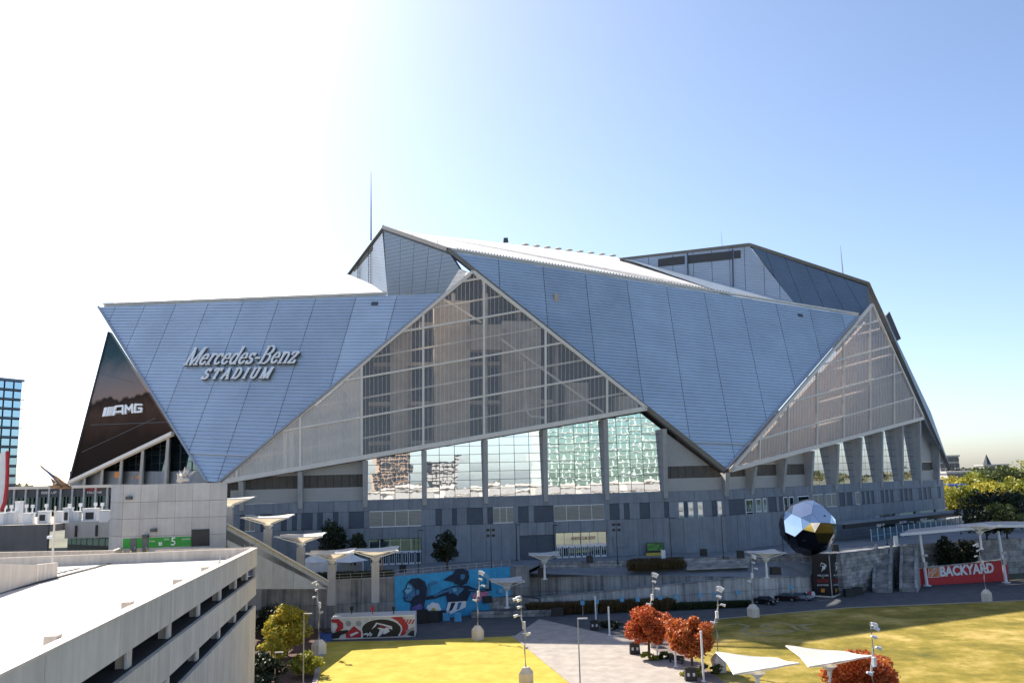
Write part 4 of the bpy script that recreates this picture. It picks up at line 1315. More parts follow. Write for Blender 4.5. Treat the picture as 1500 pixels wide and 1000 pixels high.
# ---- sloping stair wall from the tower down to the plaza
sa, sb = PY(334, 770, 128), PY(480, 851, 151)
spl = vplane(Vector((sa.x, sa.y, 0)), Vector((sb.x, sb.y, 0)))
stairw = empty('stair_wall', PP(480, 856, spl), 'long sloping concrete stair wall descending from the tower to the plaza', 'wall')
pts = [(333, 769), (373, 790), (400, 806), (430, 823), (480, 851.5)]
for (xa, ya), (xb, yb) in zip(pts[:-1], pts[1:]):
    lo_a, lo_b = (min(ya + 42, 860), min(yb + 42, 860)) if xa < 370 else (862, 862)
    if xa < 370: lo_a, lo_b = ya + 30, yb + 30
    obj('wall_panel', MB().prism([PP(xa + .2, lo_a, spl), PP(xb - .2, lo_b, spl), PP(xb - .2, yb, spl), PP(xa + .2, ya, spl)], -spl[1] * .4), M_TOWERC, stairw)
    obj('coping', MB().beam(PP(xa, ya - .6, spl) - spl[1] * .1, PP(xb, yb - .6, spl) - spl[1] * .1, .8, .2), M_FRAME, stairw)
    obj('handrail', MB().beam(PP(xa, ya - 4, spl) - spl[1] * .3, PP(xb, yb - 4, spl) - spl[1] * .3, .07, .07), M_STEELP, stairw)
stw = spl[1] * -3.4
obj('stair_flight', MB().prism([PP(333, 790, spl), PP(480, 862, spl), PP(480, 858, spl), PP(333, 776, spl)], stw), M_PLAZA, stairw)
lw = [PZ(381, 925, 0), PZ(402, 905, 0)]
pw = empty('wing_wall', lw[0], 'narrow upright concrete wall between the garage corner and the planting bed', 'wall')
obj('wall_panel', MB().prism([lw[0], lw[1], lw[1] + Zv * 9.4, lw[0] + Zv * 8.2], Vector((-.6, .1, 0))), M_TOWERC, pw)
obj('wall_panel', MB().prism([lw[0] + Vector((-.6, 0, 0)), lw[0] + Vector((-5, .6, 0)), lw[0] + Vector((-5, .6, 8.2)), lw[0] + Vector((-.6, 0, 8.2))], Vector((.1, .6, 0))), M_TOWERC, pw)

# ---- upper terrace on the left with its gate house
ZU = 21.2
M_GREYW = mat('dark_grey_wall', (.13, .13, .135), .9, 0, .15, .4, .1, 5, streak=.5)
ua = [Vector((-170, 124, 0)), Vector((-66.5, 124, 0)), Vector((-66.5, 128, 0)), Vector((-53, 128, 0)), Vector((-53, 150, 0)), Vector((-66, 178, 0)), Vector((-112, 212, 0)), Vector((-170, 240, 0))]
obj('upper_terrace', MB().prism([p + Zv * (ZU - 1.0) for p in ua], Zv * 1.0), M_PAVE, None, kind='structure')
uw = empty('terrace_wall', Vector((-170, 124, 8)), 'dark grey and stained concrete wall under the upper terrace', 'wall')
for k in range(8):
    x0 = -170 + k * 12.95
    obj('wall_panel', MB().box((x0 + 6.45, 123.7, 19.3), (12.85, .5, 3.9)), M_GREYW, uw)
    obj('lower_wall', MB().box((x0 + 6.45, 124.6, 13.5), (12.85, .5, 7.6)), M_RETC, uw)
obj('wall_panel', MB().box((-59.7, 127.8, 20.2), (13.0, .5, 2.4)), M_TOWERC, uw)
obj('recess', MB().box((-57, 131, 15.5), (7, .4, 7)), M_RETC, uw)
for x in (-64.5, -61.5, -58.6): obj('bracket', MB().box((x, 127.4, 20.0), (.25, .3, 1.6)), M_BLACK, uw)
gh_ = empty('gate_house', Vector((-100, 166, ZU)), 'long flat roofed gate house with white RISE UP lettering', 'gate house')
gy = 166
r0, r1 = PY(-40, 718, gy), PY(165, 713.5, gy)
obj('roof', MB().prism([r0, r1, r1 + Vector((0, 9, 0)), r0 + Vector((0, 9, 0))], Zv * .55), M_FRAME, gh_)
for k in range(12):
    p = r0.lerp(r1, (k + .5) / 12)
    obj('column', MB().beam(Vector((p.x, p.y + .4, ZU)), Vector((p.x, p.y + .4, p.z)), .35, .35, (0, 1, 0)), M_STEELP, gh_)
    q0, q1 = r0.lerp(r1, k / 12), r0.lerp(r1, (k + 1) / 12)
    obj('window_pane', MB().prism([Vector((q0.x + .2, gy + 4, ZU)), Vector((q1.x - .2, gy + 4, ZU)), Vector((q1.x - .2, gy + 4, q1.z - .1)), Vector((q0.x + .2, gy + 4, q0.z - .1))], (0, .1, 0)), M_DGLASS, gh_)
obj('back_wall', MB().prism([Vector((r0.x, gy + 8.5, ZU)), Vector((r1.x, gy + 8.5, ZU)), Vector((r1.x, gy + 8.5, r1.z)), Vector((r0.x, gy + 8.5, r0.z))], (0, .4, 0)), M_SOFFIT, gh_)
obj('sign_board', MB().prism([Vector((r0.x, gy + .6, r0.z - 1.6)), Vector((r1.x, gy + .6, r1.z - 1.6)), Vector((r1.x, gy + .6, r1.z)), Vector((r0.x, gy + .6, r0.z))], (0, .15, 0)), M_SOFFIT, gh_)
gpl = vplane(Vector((r0.x, gy + .55, 0)), Vector((r1.x, gy + .55, 0)))
def gtext(s, x, y, w, h, m=M_WHITE):
    o = PP(x, y, gpl); u = PP(x + w, y - w * .02, gpl) - o
    sign_text(s, o, u.normalized(), Zv, gpl[1], m, gh_, 'lettering', u.length, (PP(x, y - h, gpl) - o).length, .06, .015)
gtext('RISE UP', 61, 723.2, 22, 3.6)
gtext('FALCONS', 128, 722.5, 21, 3.0)
M_RED = mat('red_paint', (.55, .025, .03), .5, 0, .08, 1)
gtext('ATLANTA', 121, 719, 26, 4.5, M_RED)
# white crowd barriers and carts on the upper terrace
wb = 0
lab_b = ['white barrier block at the far left of the upper terrace', 'white barrier block beside the red and white curved sign', 'tall white ticket stand on the upper terrace', 'white barrier block left of the thin deck pole',
         'white stand with dark counter behind the thin deck pole', 'white barrier block right of the thin deck pole', 'white cart with dark opening left of the white kiosk', 'white barrier block left of the blue banner', 'white kiosk with dark counter near the tower', 'white barrier block touching the stair tower']
for k, (x, w, h, d) in enumerate(((-6, 12, 1.6, 0), (12, 9, 1.7, 0), (22, 6, 3.2, 0), (34, 12, 1.5, 0), (56, 14, 1.7, 1), (80, 12, 1.6, 0), (93, 9, 2.1, 1), (106, 10, 1.5, 0), (122, 20, 1.9, 1), (146, 14, 1.6, 0))):
    a, b = PZ(x, 756.5, ZU), PZ(x + w, 756.3, ZU)
    a.y = b.y = 127.5 + (k % 3)
    a = PY(x, 740, a.y); b = PY(x + w, 740, b.y)
    a.z = b.z = ZU
    t = empty('white_stand', a, lab_b[k], 'stand', 'white stands on the upper terrace')
    obj('box', MB().prism([a, b, b + Zv * h, a + Zv * h], (0, 1.2, 0)), M_WHITE, t)
    obj('top', MB().prism([a + Vector((-.1, -.1, h)), b + Vector((.1, -.1, h)), b + Vector((.1, 1.3, h)), a + Vector((-.1, 1.3, h))], (0, 0, .12)), M_WHITE, t)
    if d: obj('counter', MB().prism([a.lerp(b, .2) + Vector((0, -.03, .4)), a.lerp(b, .8) + Vector((0, -.03, .4)), a.lerp(b, .8) + Vector((0, -.03, h * .75)), a.lerp(b, .2) + Vector((0, -.03, h * .75))], (0, .02, 0)), M_BLACK, t)
for k, x in enumerate((8, 17, 39, 48, 68, 102, 118, 140, 150)):
    p = PY(x, 740, 130 + (k * 7 % 5)); p.z = ZU
    obj('barrier_post', MB().tube([p, p + Zv * 2.4], .12, 6).box(p + Zv * 2.5, (.5, .2, .5)), M_WHITE, None,
        'slim white post on the upper terrace, %s from the left' % ('first', 'second', 'third', 'fourth', 'fifth', 'sixth', 'seventh', 'eighth', 'ninth')[k], 'post', 'white posts on the upper terrace')
# curved red and white sign at the picture's left edge
cs = empty('curved_sign', PY(2, 745, 120), 'white sign with a curved red edge at the far left', 'sign')
cpts = [(-14, 752), (0, 745), (4, 735), (8, 712), (9.5, 690), (9.5, 661), (-14, 668)]
obj('board', MB().prism([PY(x, y, 120) for x, y in cpts], (0, .6, 0)), M_WHITE, cs)
red = [(0, 745), (4, 735), (7, 712), (8, 690), (8, 661), (10.5, 660), (10.8, 690), (9.8, 713), (6.5, 738), (1, 749)]
obj('red_edge', MB().prism([PY(x, y, 119.8) for x, y in red], (0, .5, 0)), M_RED, cs)

# ---- bronze bird sculpture with a raised wing, and pale feathered one behind the tower
M_BRZ = mat('bronze', (.28, .17, .10), .4, .6, .4, .8)
M_PALEM = mat('pale_metal_feathers', (.62, .60, .58), .35, .5, .15, 1)
M_BLUEP = mat('blue_plumage', (.10, .16, .28), .5, .2, .3, 1)
def bird(Y, feathers, body, m, label, tone=None):
    p0 = PY(*body[0], Y)
    root = empty('bird_sculpture', p0, label, 'sculpture')
    pts = [PY(x, y, Y) for x, y in body]
    obj('body', MB().tube(pts, [.2] + [.6 for k in range(len(pts) - 2)] + [.2], 10), m, root, smooth=True)
    for k, (a, b, w) in enumerate(feathers):
        A, B = PY(*a, Y + RNG.uniform(-1, 1)), PY(*b, Y + RNG.uniform(-2, 2))
        d = (B - A); s = d.cross(Vector((0, 1, 0))).normalized() * w * .45
        obj('feather', MB().prism([A - s, A + s, A.lerp(B, .7) + s * .5, B, A.lerp(B, .7) - s * .5], (0, .25, 0)), (tone or m) if k % 3 == 1 else m, root)
bird(158, [((92, 712), (70, 690), .9), ((90, 709), (62, 684), .7), ((94, 711), (78, 695), .9), ((86, 707), (58, 680), .35), ((97, 713), (84, 700), .8), ((80, 700), (54, 679), .25), ((84, 713), (74, 700), .9), ((100, 714), (90, 704), .7), ((88, 714), (76, 708), .7)],
     [(74, 713), (84, 711), (94, 711), (104, 714)], M_BRZ, 'bronze bird sculpture with one wing raised above the gate house', M_BLUEP)
bird(160, [((268, 702), (258 + 4.2 * k, 684 + abs(k - 4) * 2.4 - (k % 2) * 3), .6) for k in range(8)] + [((262, 706), (260 + 3 * k, 692), .7) for k in range(6)],
     [(259, 706), (264, 702), (270, 700), (277, 703)], M_PALEM, 'pale spiky feathered sculpture rising behind the concrete tower')
M_ORANGE = mat('orange_tone', (.75, .25, .03), .7)
for k, (x, y, w, h) in enumerate(((172, 695, 9, 9), (204, 698, 8, 6), (194, 699, 3, 4))):  # orange reflections in the glass, made as flat coloured sheets
    p = [PP(a, b, inset(VA, 1.0)) for a, b in ((x - w / 2, y + h / 2), (x + w / 2, y + h / 2 - 1), (x + w / 2 - 1, y - h / 2), (x - w / 2 + 1, y - h / 2 + 1))]
    obj('orange_reflection', MB().prism(p, (0, .3, 0)), M_ORANGE, None, ('large orange reflection painted in the left stadium window', 'painted orange reflection right of centre in the left stadium windows', 'smallest painted orange reflection in the left stadium windows')[k], 'reflection', 'painted orange reflections in the left windows')
# ================================================================== THINGS ON THE PLAZA AND LAWN
# ---- painted container
M_WCORR = mat('container_white', (.74, .72, .70), .5, 0, .08, 1)
M_CRED = mat('container_red', (.50, .03, .04), .5, 0, .1, 1)
c0, c1 = PZ(485, 936.5, 0), PZ(608, 932, 0)
cdn = Vector((c1.y - c0.y, c0.x - c1.x, 0)).normalized()
if cdn.dot(CAM - c0) < 0: cdn = -cdn
CH = 3.5
cont = empty('painted_container', c0, 'long white container bar painted red and black with a bird emblem', 'container')
obj('body', MB().prism([c0, c1, c1 + Zv * CH, c0 + Zv * CH], -cdn * 5.0), M_WCORR, cont)
rb = MB()
for k in range(46):
    a, b = c0.lerp(c1, (k + .15) / 46), c0.lerp(c1, (k + .6) / 46)
    rb.prism([a, b, b - cdn * 5.0, a - cdn * 5.0], Zv * .07)
for i, v in enumerate(rb.v): rb.v[i] = (v[0], v[1], v[2] + CH + .02)
obj('roof_rib', rb, M_WCORR, cont, kind='stuff')
obj('roof_rail', MB().beam(c0 + Zv * CH + cdn * .05, c1 + Zv * CH + cdn * .05, .2, .25), M_WHITE, cont)
cpl = vplane(c0 + cdn * .02, c1 + cdn * .02)
zc = lambda X, Y: (470 + X / 4.839, 820 + Y / 4.839)
lay[0] = 0
cp = lambda pts, m, name='painted_shape': paint(pts, m, cpl, zc, cont, name, base=.03)
el = lambda cx, cy, rx, ry, n=20, a0=0, a1=360: [(cx + rx * cos(radians(a0 + (a1 - a0) * k / n)), cy + ry * sin(radians(a0 + (a1 - a0) * k / n))) for k in range(n if a1 - a0 == 360 else n + 1)]
M_GRAY = mat('container_grey', (.40, .39, .38), .6)
cp([(75, 418), (125, 416), (158, 445), (160, 480), (130, 505), (100, 505), (120, 470), (112, 445), (75, 440)], M_CRED)
cp([(80, 450), (105, 455), (108, 478), (85, 490)], M_WHITE)
for cx in (195, 268, 330): cp(el(cx, 447, 20, 20), M_GRAY)
cp([(75, 520), (130, 500), (190, 492), (200, 510), (140, 530), (130, 550), (75, 556)], M_BLACK)
cp([(175, 520), (235, 465), (285, 505), (290, 545), (180, 550)], M_CRED)
cp([(205, 525), (255, 505), (270, 512), (215, 540)], M_WHITE)
cp([(495, 402), (575, 400), (620, 460), (615, 500), (590, 530), (550, 535), (575, 470), (545, 430)], M_CRED)
for k in range(4): cp([(575 + k * 22, 450), (592 + k * 22, 418), (602 + k * 22, 418), (586 + k * 22, 450)], M_CRED)
cp([(600, 500), (662, 470), (662, 490), (620, 515)], M_GRAY)
cp([(610, 528), (640, 500), (662, 494), (662, 538)], M_BLACK)
cp([(285, 548)] + el(430, 485, 148, 76, 18, 165, 375) + [(560, 536)], M_WHITE)
cp([(300, 547)] + el(430, 487, 138, 70, 18, 165, 375) + [(545, 537)], M_BLACK)
FALC = [(0, .52), (.22, 1), (.55, .90), (.98, .74), (1, .50), (.80, .60), (.88, .40), (.66, .22), (.52, .22), (.62, .50), (.44, .12), (.26, 0), (.40, .52), (.16, .70)]
INN = [(.12, .58), (.27, .90), (.55, .80), (.90, .66), (.70, .68), (.62, .58), (.40, .66)]
INR = [(.30, .80), (.80, .68), (.62, .64), (.42, .70)]
fq = lambda F_, x, y, w, h: [(x + w * a, y + h * (1 - b)) for a, b in F_]
cp(fq(FALC, 360, 440, 148, 104), M_WHITE, 'emblem')
cp(fq(INN, 360, 440, 148, 104), M_BLACK, 'emblem')
cp(fq(INR, 360, 440, 148, 104), M_CRED, 'emblem')
for a, b in (((300, 520), (330, 512)), ((325, 530), (352, 505)), ((345, 530), (362, 515))):
    cp([(a[0], a[1]), (b[0], b[1]), (b[0] + 4, b[1] + 10), (a[0] + 4, a[1] + 10)], M_WHITE)
for k, x in enumerate((217, 365, 515)):
    p = PP(*zc(x, 395), cpl) + Zv * .3 - cdn * .3
    obj('roof_spotlight', MB().tube([p, p + Zv * .8], .1, 6).box(p + Zv * .9, (.5, .6, .6)), M_BLACK if k != 1 else M_CRED, cont)
# crates, bins and planters around it
def box_thing(name, px, py, z, w, h, d, m, label, cat, top=None, group=None):
    p = PZ(px, py, z)
    t = empty(name, p, label, cat, group)
    b = .06
    body = MB().box((0, 0, h / 2), (w, d, h), taper=.94)
    local('body', body, m, t)
    local('lid', MB().box((0, 0, h + .06), (w * 1.04, d * 1.04, .12)).box((0, 0, h + .15), (w * .5, d * .5, .08)), top or m, t)
    return t
M_BLUEB = mat('blue_plastic', (.03, .10, .35), .4)
M_LBLUE = mat('light_blue_plastic', (.10, .42, .70), .5)
for k, (x, y, m, lb) in enumerate(((473, 936, M_BLUEB, 'blue bin left of the painted container'), (480, 938, M_BLUEB, 'blue bin touching the painted container'),
                                   (654, 908, M_LBLUE, 'light blue crate below the mural flower'), (671, 909, M_LBLUE, 'light blue crate below the stone seat wall'))):
    box_thing('storage_bin', x, y, 0, 1.3, 1.3, 1.1, m, lb, 'bin', M_BLACK if k < 2 else M_LBLUE)
for k, (x, y, w, h) in enumerate(((618, 912, 2.2, 2.2), (634, 911, 2.4, 1.9), (648, 908, 1.6, 1.6))):
    box_thing('black_planter', x, y, 0, w, h, 1.2, M_BLACK, ('dark covered cart left below the mural', 'wide dark cart in the middle below the mural', 'small dark cart below the white painted flower')[k], 'cart')
bl = ['black litter bin left of the dark doors by the plaza tree', 'black litter bin in front of the north entry', 'black box on the plaza right of the lamp post', 'black box on the plaza left of the faceted ball',
      'black litter bin right of the faceted ball', 'black box in the upper terrace beside the small canopy', 'black box beside the canopy left of the ball', 'black bin at the foot of the right stone wall', 'second black bin at the foot of the right stone wall', 'black bin on the street by the hedge']
for k, (x, y, z, w) in enumerate(((590, 838, 8, 1.3), (864, 824, 8, 1.4), (1031, 814, 8, 1.4), (1085, 817, 8, 1.4), (1224, 807, 8, 1.3), (794, 843, 6.4, 1.8), (1136, 841, 5.2, 2.0), (1244, 873, 0, 1.9), (1257, 870, 0, 1.9), (816, 901, 0, 2.4))):
    box_thing('litter_bin', x, y, z, w, 1.35, w * .8, M_BLACK, bl[k], 'bin', M_BLACK)
M_BINW = mat('bin_label', (.65, .65, .66), .5)
for k, (x, y) in enumerate(((930, 957), (1012, 996), (871, 922))):
    t = box_thing('litter_bin', x, y, 0, 1.5, 1.5, .9, M_BLACK, ('black double litter bin beside the left red tree', 'black double litter bin beside the right red tree', 'black litter bin at the edge of the grey paving')[k], 'bin')
    for q in (-.35, .35): local('label_plate', MB().box((q, -.46, .8), (.3, .03, .4)), M_BINW, t)

# ---- lamp posts with a bent stem and clustered spotlights
M_POLE = mat('galvanised_pole', (.50, .48, .46), .4, .3, .08, 2)
def lamp_proto():
    t = empty('lamp_post')
    b = [(-.8, -.9, 0), (.8, -.9, 0), (.8, .9, 0), (-.8, .9, 0)]
    local('base_block', MB().box((0, 0, .75), (1.5, 1.7, 1.5)).box((0, 0, 1.85), (1.5, 1.7, .7), taper=.45), M_GAR, t)
    local('pole', MB().tube([(0, 0, 2.0), (.1, 0, 4.4), (-.1, 0, 6.4), (.42, 0, 8.2), (.40, 0, 11.0)], [.13, .12, .11, .10, .07], 8), M_POLE, t)
    for k, (x, y, z) in enumerate(((.75, 0, 10.8), (1.1, .2, 10.6), (.7, -.3, 10.4), (.6, 0, 9.6), (1.1, 0, 8.5), (-.5, 0, 6.3))):
        h = local('spotlight', MB().tube([(x - .25, y, z + .1), (x + .3, y - .1, z - .12)], [.11, .19], 8).beam((.3, 0, z), (x - .1, y, z), .06, .06), M_WHITE, t)
    local('junction_box', MB().box((.15, -.2, 7.3), (.35, .3, .9)), M_WHITE, t)
    return t
lp0 = lamp_proto()
lamps = [(467, 958, None, 2.6, 'bent lamp post at the left corner of the yellow lawn'), (700, 936, None, .4, 'bent lamp post at the right end of the container lawn'),
         (771, 1003, None, 2.9, 'bent lamp post on the right edge of the yellow lawn'), (957, 946, None, .2, 'bent lamp post rising behind the left red tree'),
         (1053, 983, None, .1, 'bent lamp post right of the two red trees'), (None, (34.5, 88), None, .5, 'bent lamp post behind the white sail canopies'),
         (1104, 903, None, .3, 'bent lamp post in the shade beside the parked cars'), (1446, 880, None, 2.4, 'bent lamp post in front of the red sign wall')]
for k, (x, y, _, rz, lb) in enumerate(lamps):
    loc = Vector((*y, 0)) if x is None else PZ(x, y, 0)
    o = lp0 if k == 0 else copy_tree(lp0, loc, rz, lb)
    o.location = loc; o.rotation_euler = (0, 0, rz)
    tag(o, lb, 'lamp post', 'bent lamp posts round the lawns')
def thin_pole(px, py, z, h, label, heads=0, m=M_BLACK, cat='lamp post', group='slim lamp posts', r=.09):
    p = PZ(px, py, z)
    t = empty('slim_lamp_post', p, label, cat, group)
    local('pole', MB().tube([(0, 0, 0), (0, 0, h)], [r, r * .7], 6).box((0, 0, .15), (.4, .4, .3)), m, t)
    if heads:
        for i in range(2):
            for j in range(2):
                local('floodlight', MB().box((.55 * (1 if i else -1), -.1, h - .6 - j * 1.1), (.6, .35, .5)).beam((0, 0, h - .6 - j * 1.1), (.4 * (1 if i else -1), 0, h - .6 - j * 1.1), .07, .07), m, t)
    else:
        local('lamp_head', MB().box((.5, 0, h), (1.1, .35, .14)), m, t)
    return t
for x, y, h, hd, lb in ((593, 826, 7.4, 0, 'slim dark lamp post at the left doors'), (613, 838, 8.2, 0, 'slim dark lamp post right of the left doors'), (720, 834, 8.4, 1, 'dark floodlight mast right of the plaza tree'),
                        (757, 821, 7.8, 0, 'slim dark lamp post left of the dark wall panels'), (812, 818, 7.4, 0, 'slim dark lamp post at the left of the north entry'), (905, 826, 8.6, 1, 'dark floodlight mast right of the north entry'),
                        (984, 819, 8.6, 0, 'slim dark lamp post in the middle of the plaza'), (1060, 817, 8.9, 0, 'slim dark lamp post left of the faceted ball'), (1148, 813, 8.5, 0, 'slim dark lamp post behind the faceted ball'), (1300, 798, 7.0, 0, 'slim dark lamp post at the gate canopy'), (1408, 782, 9, 0, 'slim dark lamp post at the end of the gate canopy')):
    thin_pole(x, y, 8, h, lb, hd)
for k, (x, y, h) in enumerate(((444, 1003, 9.0), (402, 1010, 4.6), (852, 1060, 10.8))):
    thin_pole(x, y, 0, h, ('thin pale pole in front of the yellow tree', 'short bent street lamp at the foot of the garage', 'thin grey camera pole on the pale path')[k], 0, M_POLE)
for k, (x, y, h) in enumerate(((873, 908, 4.3), (893, 930, 4.6), (963, 961, 5.8), (990, 976, 2.8), (1031, 998, 6.2))):
    p = PZ(x, y, 0)
    obj('marker_post', MB().tube([p, p + Zv * h], .14, 8).lathe([(.3, 0), (.3, .1), (.14, .16)], tuple(p), 8), M_WHITE, None,
        ('white marker post nearest the hedge', 'white marker post at the dark planting', 'white marker post beside the left red tree', 'short white marker post between the red trees', 'white marker post beside the right red tree')[k], 'post', 'white marker posts')
M_FLAG = mat('blue_flag', (.16, .45, .66), .6)
ordn = ('first', 'second', 'third', 'fourth', 'fifth', 'sixth', 'seventh', 'eighth', 'ninth', 'tenth')
for k, (x, y) in enumerate(((854, 897), (875, 895), (912, 892), (935, 892), (968, 889), (992, 888), (1027, 885), (1049, 884), (1082, 881), (1160, 872))):
    p = PZ(x, y + 4, 0)
    t = empty('banner_post', p, 'small post with blue sign along the ramp hedge, %s from the left' % ordn[k], 'sign post', 'blue sign posts by the hedge')
    local('post', MB().tube([(0, 0, 0), (0, 0, 2.6)], .06, 6), M_POLE, t)
    local('sign_plate', MB().box((0, -.05, 2.35), (.75, .06, .8)), M_FLAG, t)
p = PZ(1001, 886, 0)
obj('notice_board', MB().box(p + Zv * .9, (1.1, .12, 1.6)).box(p + Vector((0, 0, .1)), (1.2, .5, .2)), M_PINK, None, 'small pink and white notice board on the street', 'sign')

# ---- funnel shaped fabric canopies
mfab = bpy.data.materials.new('canopy_fabric'); mfab.use_nodes = True
ntf = mfab.node_tree
bf = ntf.nodes['Principled BSDF']; bf.inputs['Base Color'].default_value = (.82, .80, .76, 1); bf.inputs['Roughness'].default_value = .6
tf = ntf.nodes.new('ShaderNodeBsdfTranslucent'); tf.inputs[0].default_value = (.85, .72, .52, 1)
xf = ntf.nodes.new('ShaderNodeMixShader'); xf.inputs[0].default_value = .35
ntf.links.new(bf.outputs[0], xf.inputs[1]); ntf.links.new(tf.outputs[0], xf.inputs[2]); ntf.links.new(xf.outputs[0], ntf.nodes['Material Output'].inputs[0])
def fabric(w, dip, lift, N=14):
    mb = MB()
    for j in range(N + 1):
        for i in range(N + 1):
            x, y = (i / N - .5) * 2, (j / N - .5) * 2
            r = max(abs(x), abs(y)); rr = sqrt(x * x + y * y)
            pull = 1 - .10 * (1 - max(min(abs(x), abs(y)) / max(r, 1e-6), 0)) * r
            z = dip * (min(rr, 1.2) ** .62) + lift * x * y * .5 - dip
            mb.v.append((x * w / 2 * pull, y * w / 2 * pull, z))
    for j in range(N):
        for i in range(N):
            a = j * (N + 1) + i
            mb.f.append((a, a + 1, a + N + 2, a + N + 1))
    return mb
def canopy_proto(kind):
    t = empty('funnel_canopy')
    w = 8.0 if kind == 'pillar' else 7.0
    f = local('fabric', fabric(w, 1.5 if kind != 'sail' else 1.1, .25 if kind != 'sail' else 1.2), mfab, t, smooth=True)
    for sx in (-1, 1):
        for sy in (-1, 1):
            local('arm', MB().beam((0, 0, -1.5), (sx * w * .46, sy * w * .46, .0 + (.12 if kind != 'sail' else .6) * sx * sy), .12, .16), M_WHITE, t)
            a = (sx * w * .48, -sy * w * .48, .05); 
    for (ax, ay), (bx, by) in (((-1, -1), (1, -1)), ((1, -1), (1, 1)), ((1, 1), (-1, 1)), ((-1, 1), (-1, -1))):
        k = (.125 if kind != 'sail' else .6)
        local('edge_cable', MB().tube([(ax * w * .495, ay * w * .495, k * ax * ay), ((ax + bx) * w * .225, (ay + by) * w * .225, -.02), (bx * w * .495, by * w * .495, k * bx * by)], .07, 5), M_WHITE, t)
    local('hub', MB().lathe([(.15, -2.3), (.5, -2.0), (.9, -1.5), (.3, -1.3), (.1, -1.2)], (0, 0, 0), 10), M_WHITE, t)
    if kind == 'pillar':
        local('pillar', MB().box((0, 0, -5.6), (1.3, 1.3, 7.0)), M_TOWERC, t)
    else:
        local('post', MB().tube([(0, 0, -2.2), (0, 0, -5.6)], [.22, .28], 10).lathe([(.6, -5.6), (.6, -5.45), (.28, -5.35)], (0, 0, 0), 10), M_WHITE, t)
    return t
cpA, cpB, cpS = canopy_proto('pillar'), canopy_proto('post'), canopy_proto('sail')
for k, (x, y, Y, lb) in enumerate(((336, 730, 166, 'white funnel canopy half hidden by the concrete tower'), (393, 757, 160, 'white funnel canopy on concrete pillar, highest clear of the tower'), (441, 784, 158, 'white funnel canopy on concrete pillar, lowest on the stair'),
                                   (486, 808, 156, 'left of the paired white canopies on the plaza'), (550, 805, 158, 'right of the paired white canopies on the plaza'))):
    loc = PY(x, y, Y)
    o = cpA if k == 0 else copy_tree(cpA, loc, 0, lb)
    o.location = loc; o.rotation_euler = (0, 0, .12); o.scale = (Y / 150, Y / 150, 1)
    tag(o, lb, 'canopy', 'funnel canopies on concrete pillars')
for k, (x, y, Y, sc, lb) in enumerate(((797, 811, 175, .88, 'small white canopy on the upper terrace'), (742, 849, 168, .92, 'small white canopy in front of the mural'), (1121, 808, 168, .86, 'small white canopy left of the faceted ball'), (1434, 769.5, 182, .86, 'small white canopy behind the long roof on the right'))):
    loc = PY(x, y, Y)
    o = cpB if k == 0 else copy_tree(cpB, loc, .1, lb)
    o.location = loc; o.scale = (sc, sc, sc)
    tag(o, lb, 'canopy', 'small white canopies')
for k, (x, y, Y, rz, lb) in enumerate(((1108, 969, 92, 1.6, 'white sail canopy nearer the red trees'), (1213, 959, 94, 1.6, 'white sail canopy beside the lower right red tree'))):
    loc = PY(x, y, Y)
    o = cpS if k == 0 else copy_tree(cpS, loc, rz, lb)
    o.location = loc; o.rotation_euler = (0, 0, rz); o.scale = (.95, .95, .7)
    tag(o, lb, 'canopy', 'white sail canopies')

# ---- white tents at the left
for k, (x, y) in enumerate(((463, 840), (512, 840))):
    p = PZ(x, y, 8)
    t = empty('event_tent', p, ('white peaked tent with closed walls behind the stair', 'white peaked tent with open front beside the paired canopies')[k], 'tent', 'white event tents')
    w = 2.6
    local('roof', MB().lathe([(w * 1.45, 2.5), (w * .9, 2.95), (w * .35, 3.7), (.05, 4.5)], (0, 0, 0), 4), M_WHITE, t)
    for s in ((-1, -1), (1, -1), (1, 1), (-1, 1)): local('pole', MB().tube([(s[0] * w, s[1] * w, 0), (s[0] * w, s[1] * w, 2.6)], .08, 6), M_WHITE, t)
    for s in ((0, 1), (1, 0), (-1, 0)) + (((0, -1),) if k == 0 else ()):
        local('side_wall', MB().box((s[0] * w, s[1] * w, 1.3), (2 * w if s[0] == 0 else .06, .06 if s[0] == 0 else 2 * w, 2.5)), M_WHITE, t)
    t.rotation_euler = (0, 0, pi / 4 * 0 + .2)

# ---- faceted mirror ball
def trunc_ico():
    ph = (1 + sqrt(5)) / 2
    ico = [Vector(v).normalized() for v in ((-1, ph, 0), (1, ph, 0), (-1, -ph, 0), (1, -ph, 0), (0, -1, ph), (0, 1, ph), (0, -1, -ph), (0, 1, -ph), (ph, 0, -1), (ph, 0, 1), (-ph, 0, -1), (-ph, 0, 1))]
    el_ = min((a - b).length for i, a in enumerate(ico) for b in ico[i + 1:])
    nb = {i: [j for j in range(12) if j != i and (ico[i] - ico[j]).length < el_ * 1.1] for i in range(12)}
    hexes, pents = [], []
    def ring(c, pts):
        n = c.normalized(); a = (pts[0] - c); a = (a - n * a.dot(n)).normalized(); b = n.cross(a)
        return sorted(pts, key=lambda p: atan2((p - c).dot(b), (p - c).dot(a)))
    for i in range(12):
        p = [ico[i].lerp(ico[j], 1 / 3) for j in nb[i]]
        pents.append(ring(sum(p, Vector()) / 5, p))
    done = set()
    for i in range(12):
        for j in nb[i]:
            for k in nb[i]:
                if j < k and k in nb[j] and i < j:
                    p = []
                    for a, b in ((i, j), (j, k), (k, i)): p += [ico[a].lerp(ico[b], 1 / 3), ico[a].lerp(ico[b], 2 / 3)]
                    hexes.append(ring(sum(p, Vector()) / 6, p))
    return pents, hexes
M_BALL = mat('polished_steel', (.80, .82, .85), .06, 1.0, .02, .5)
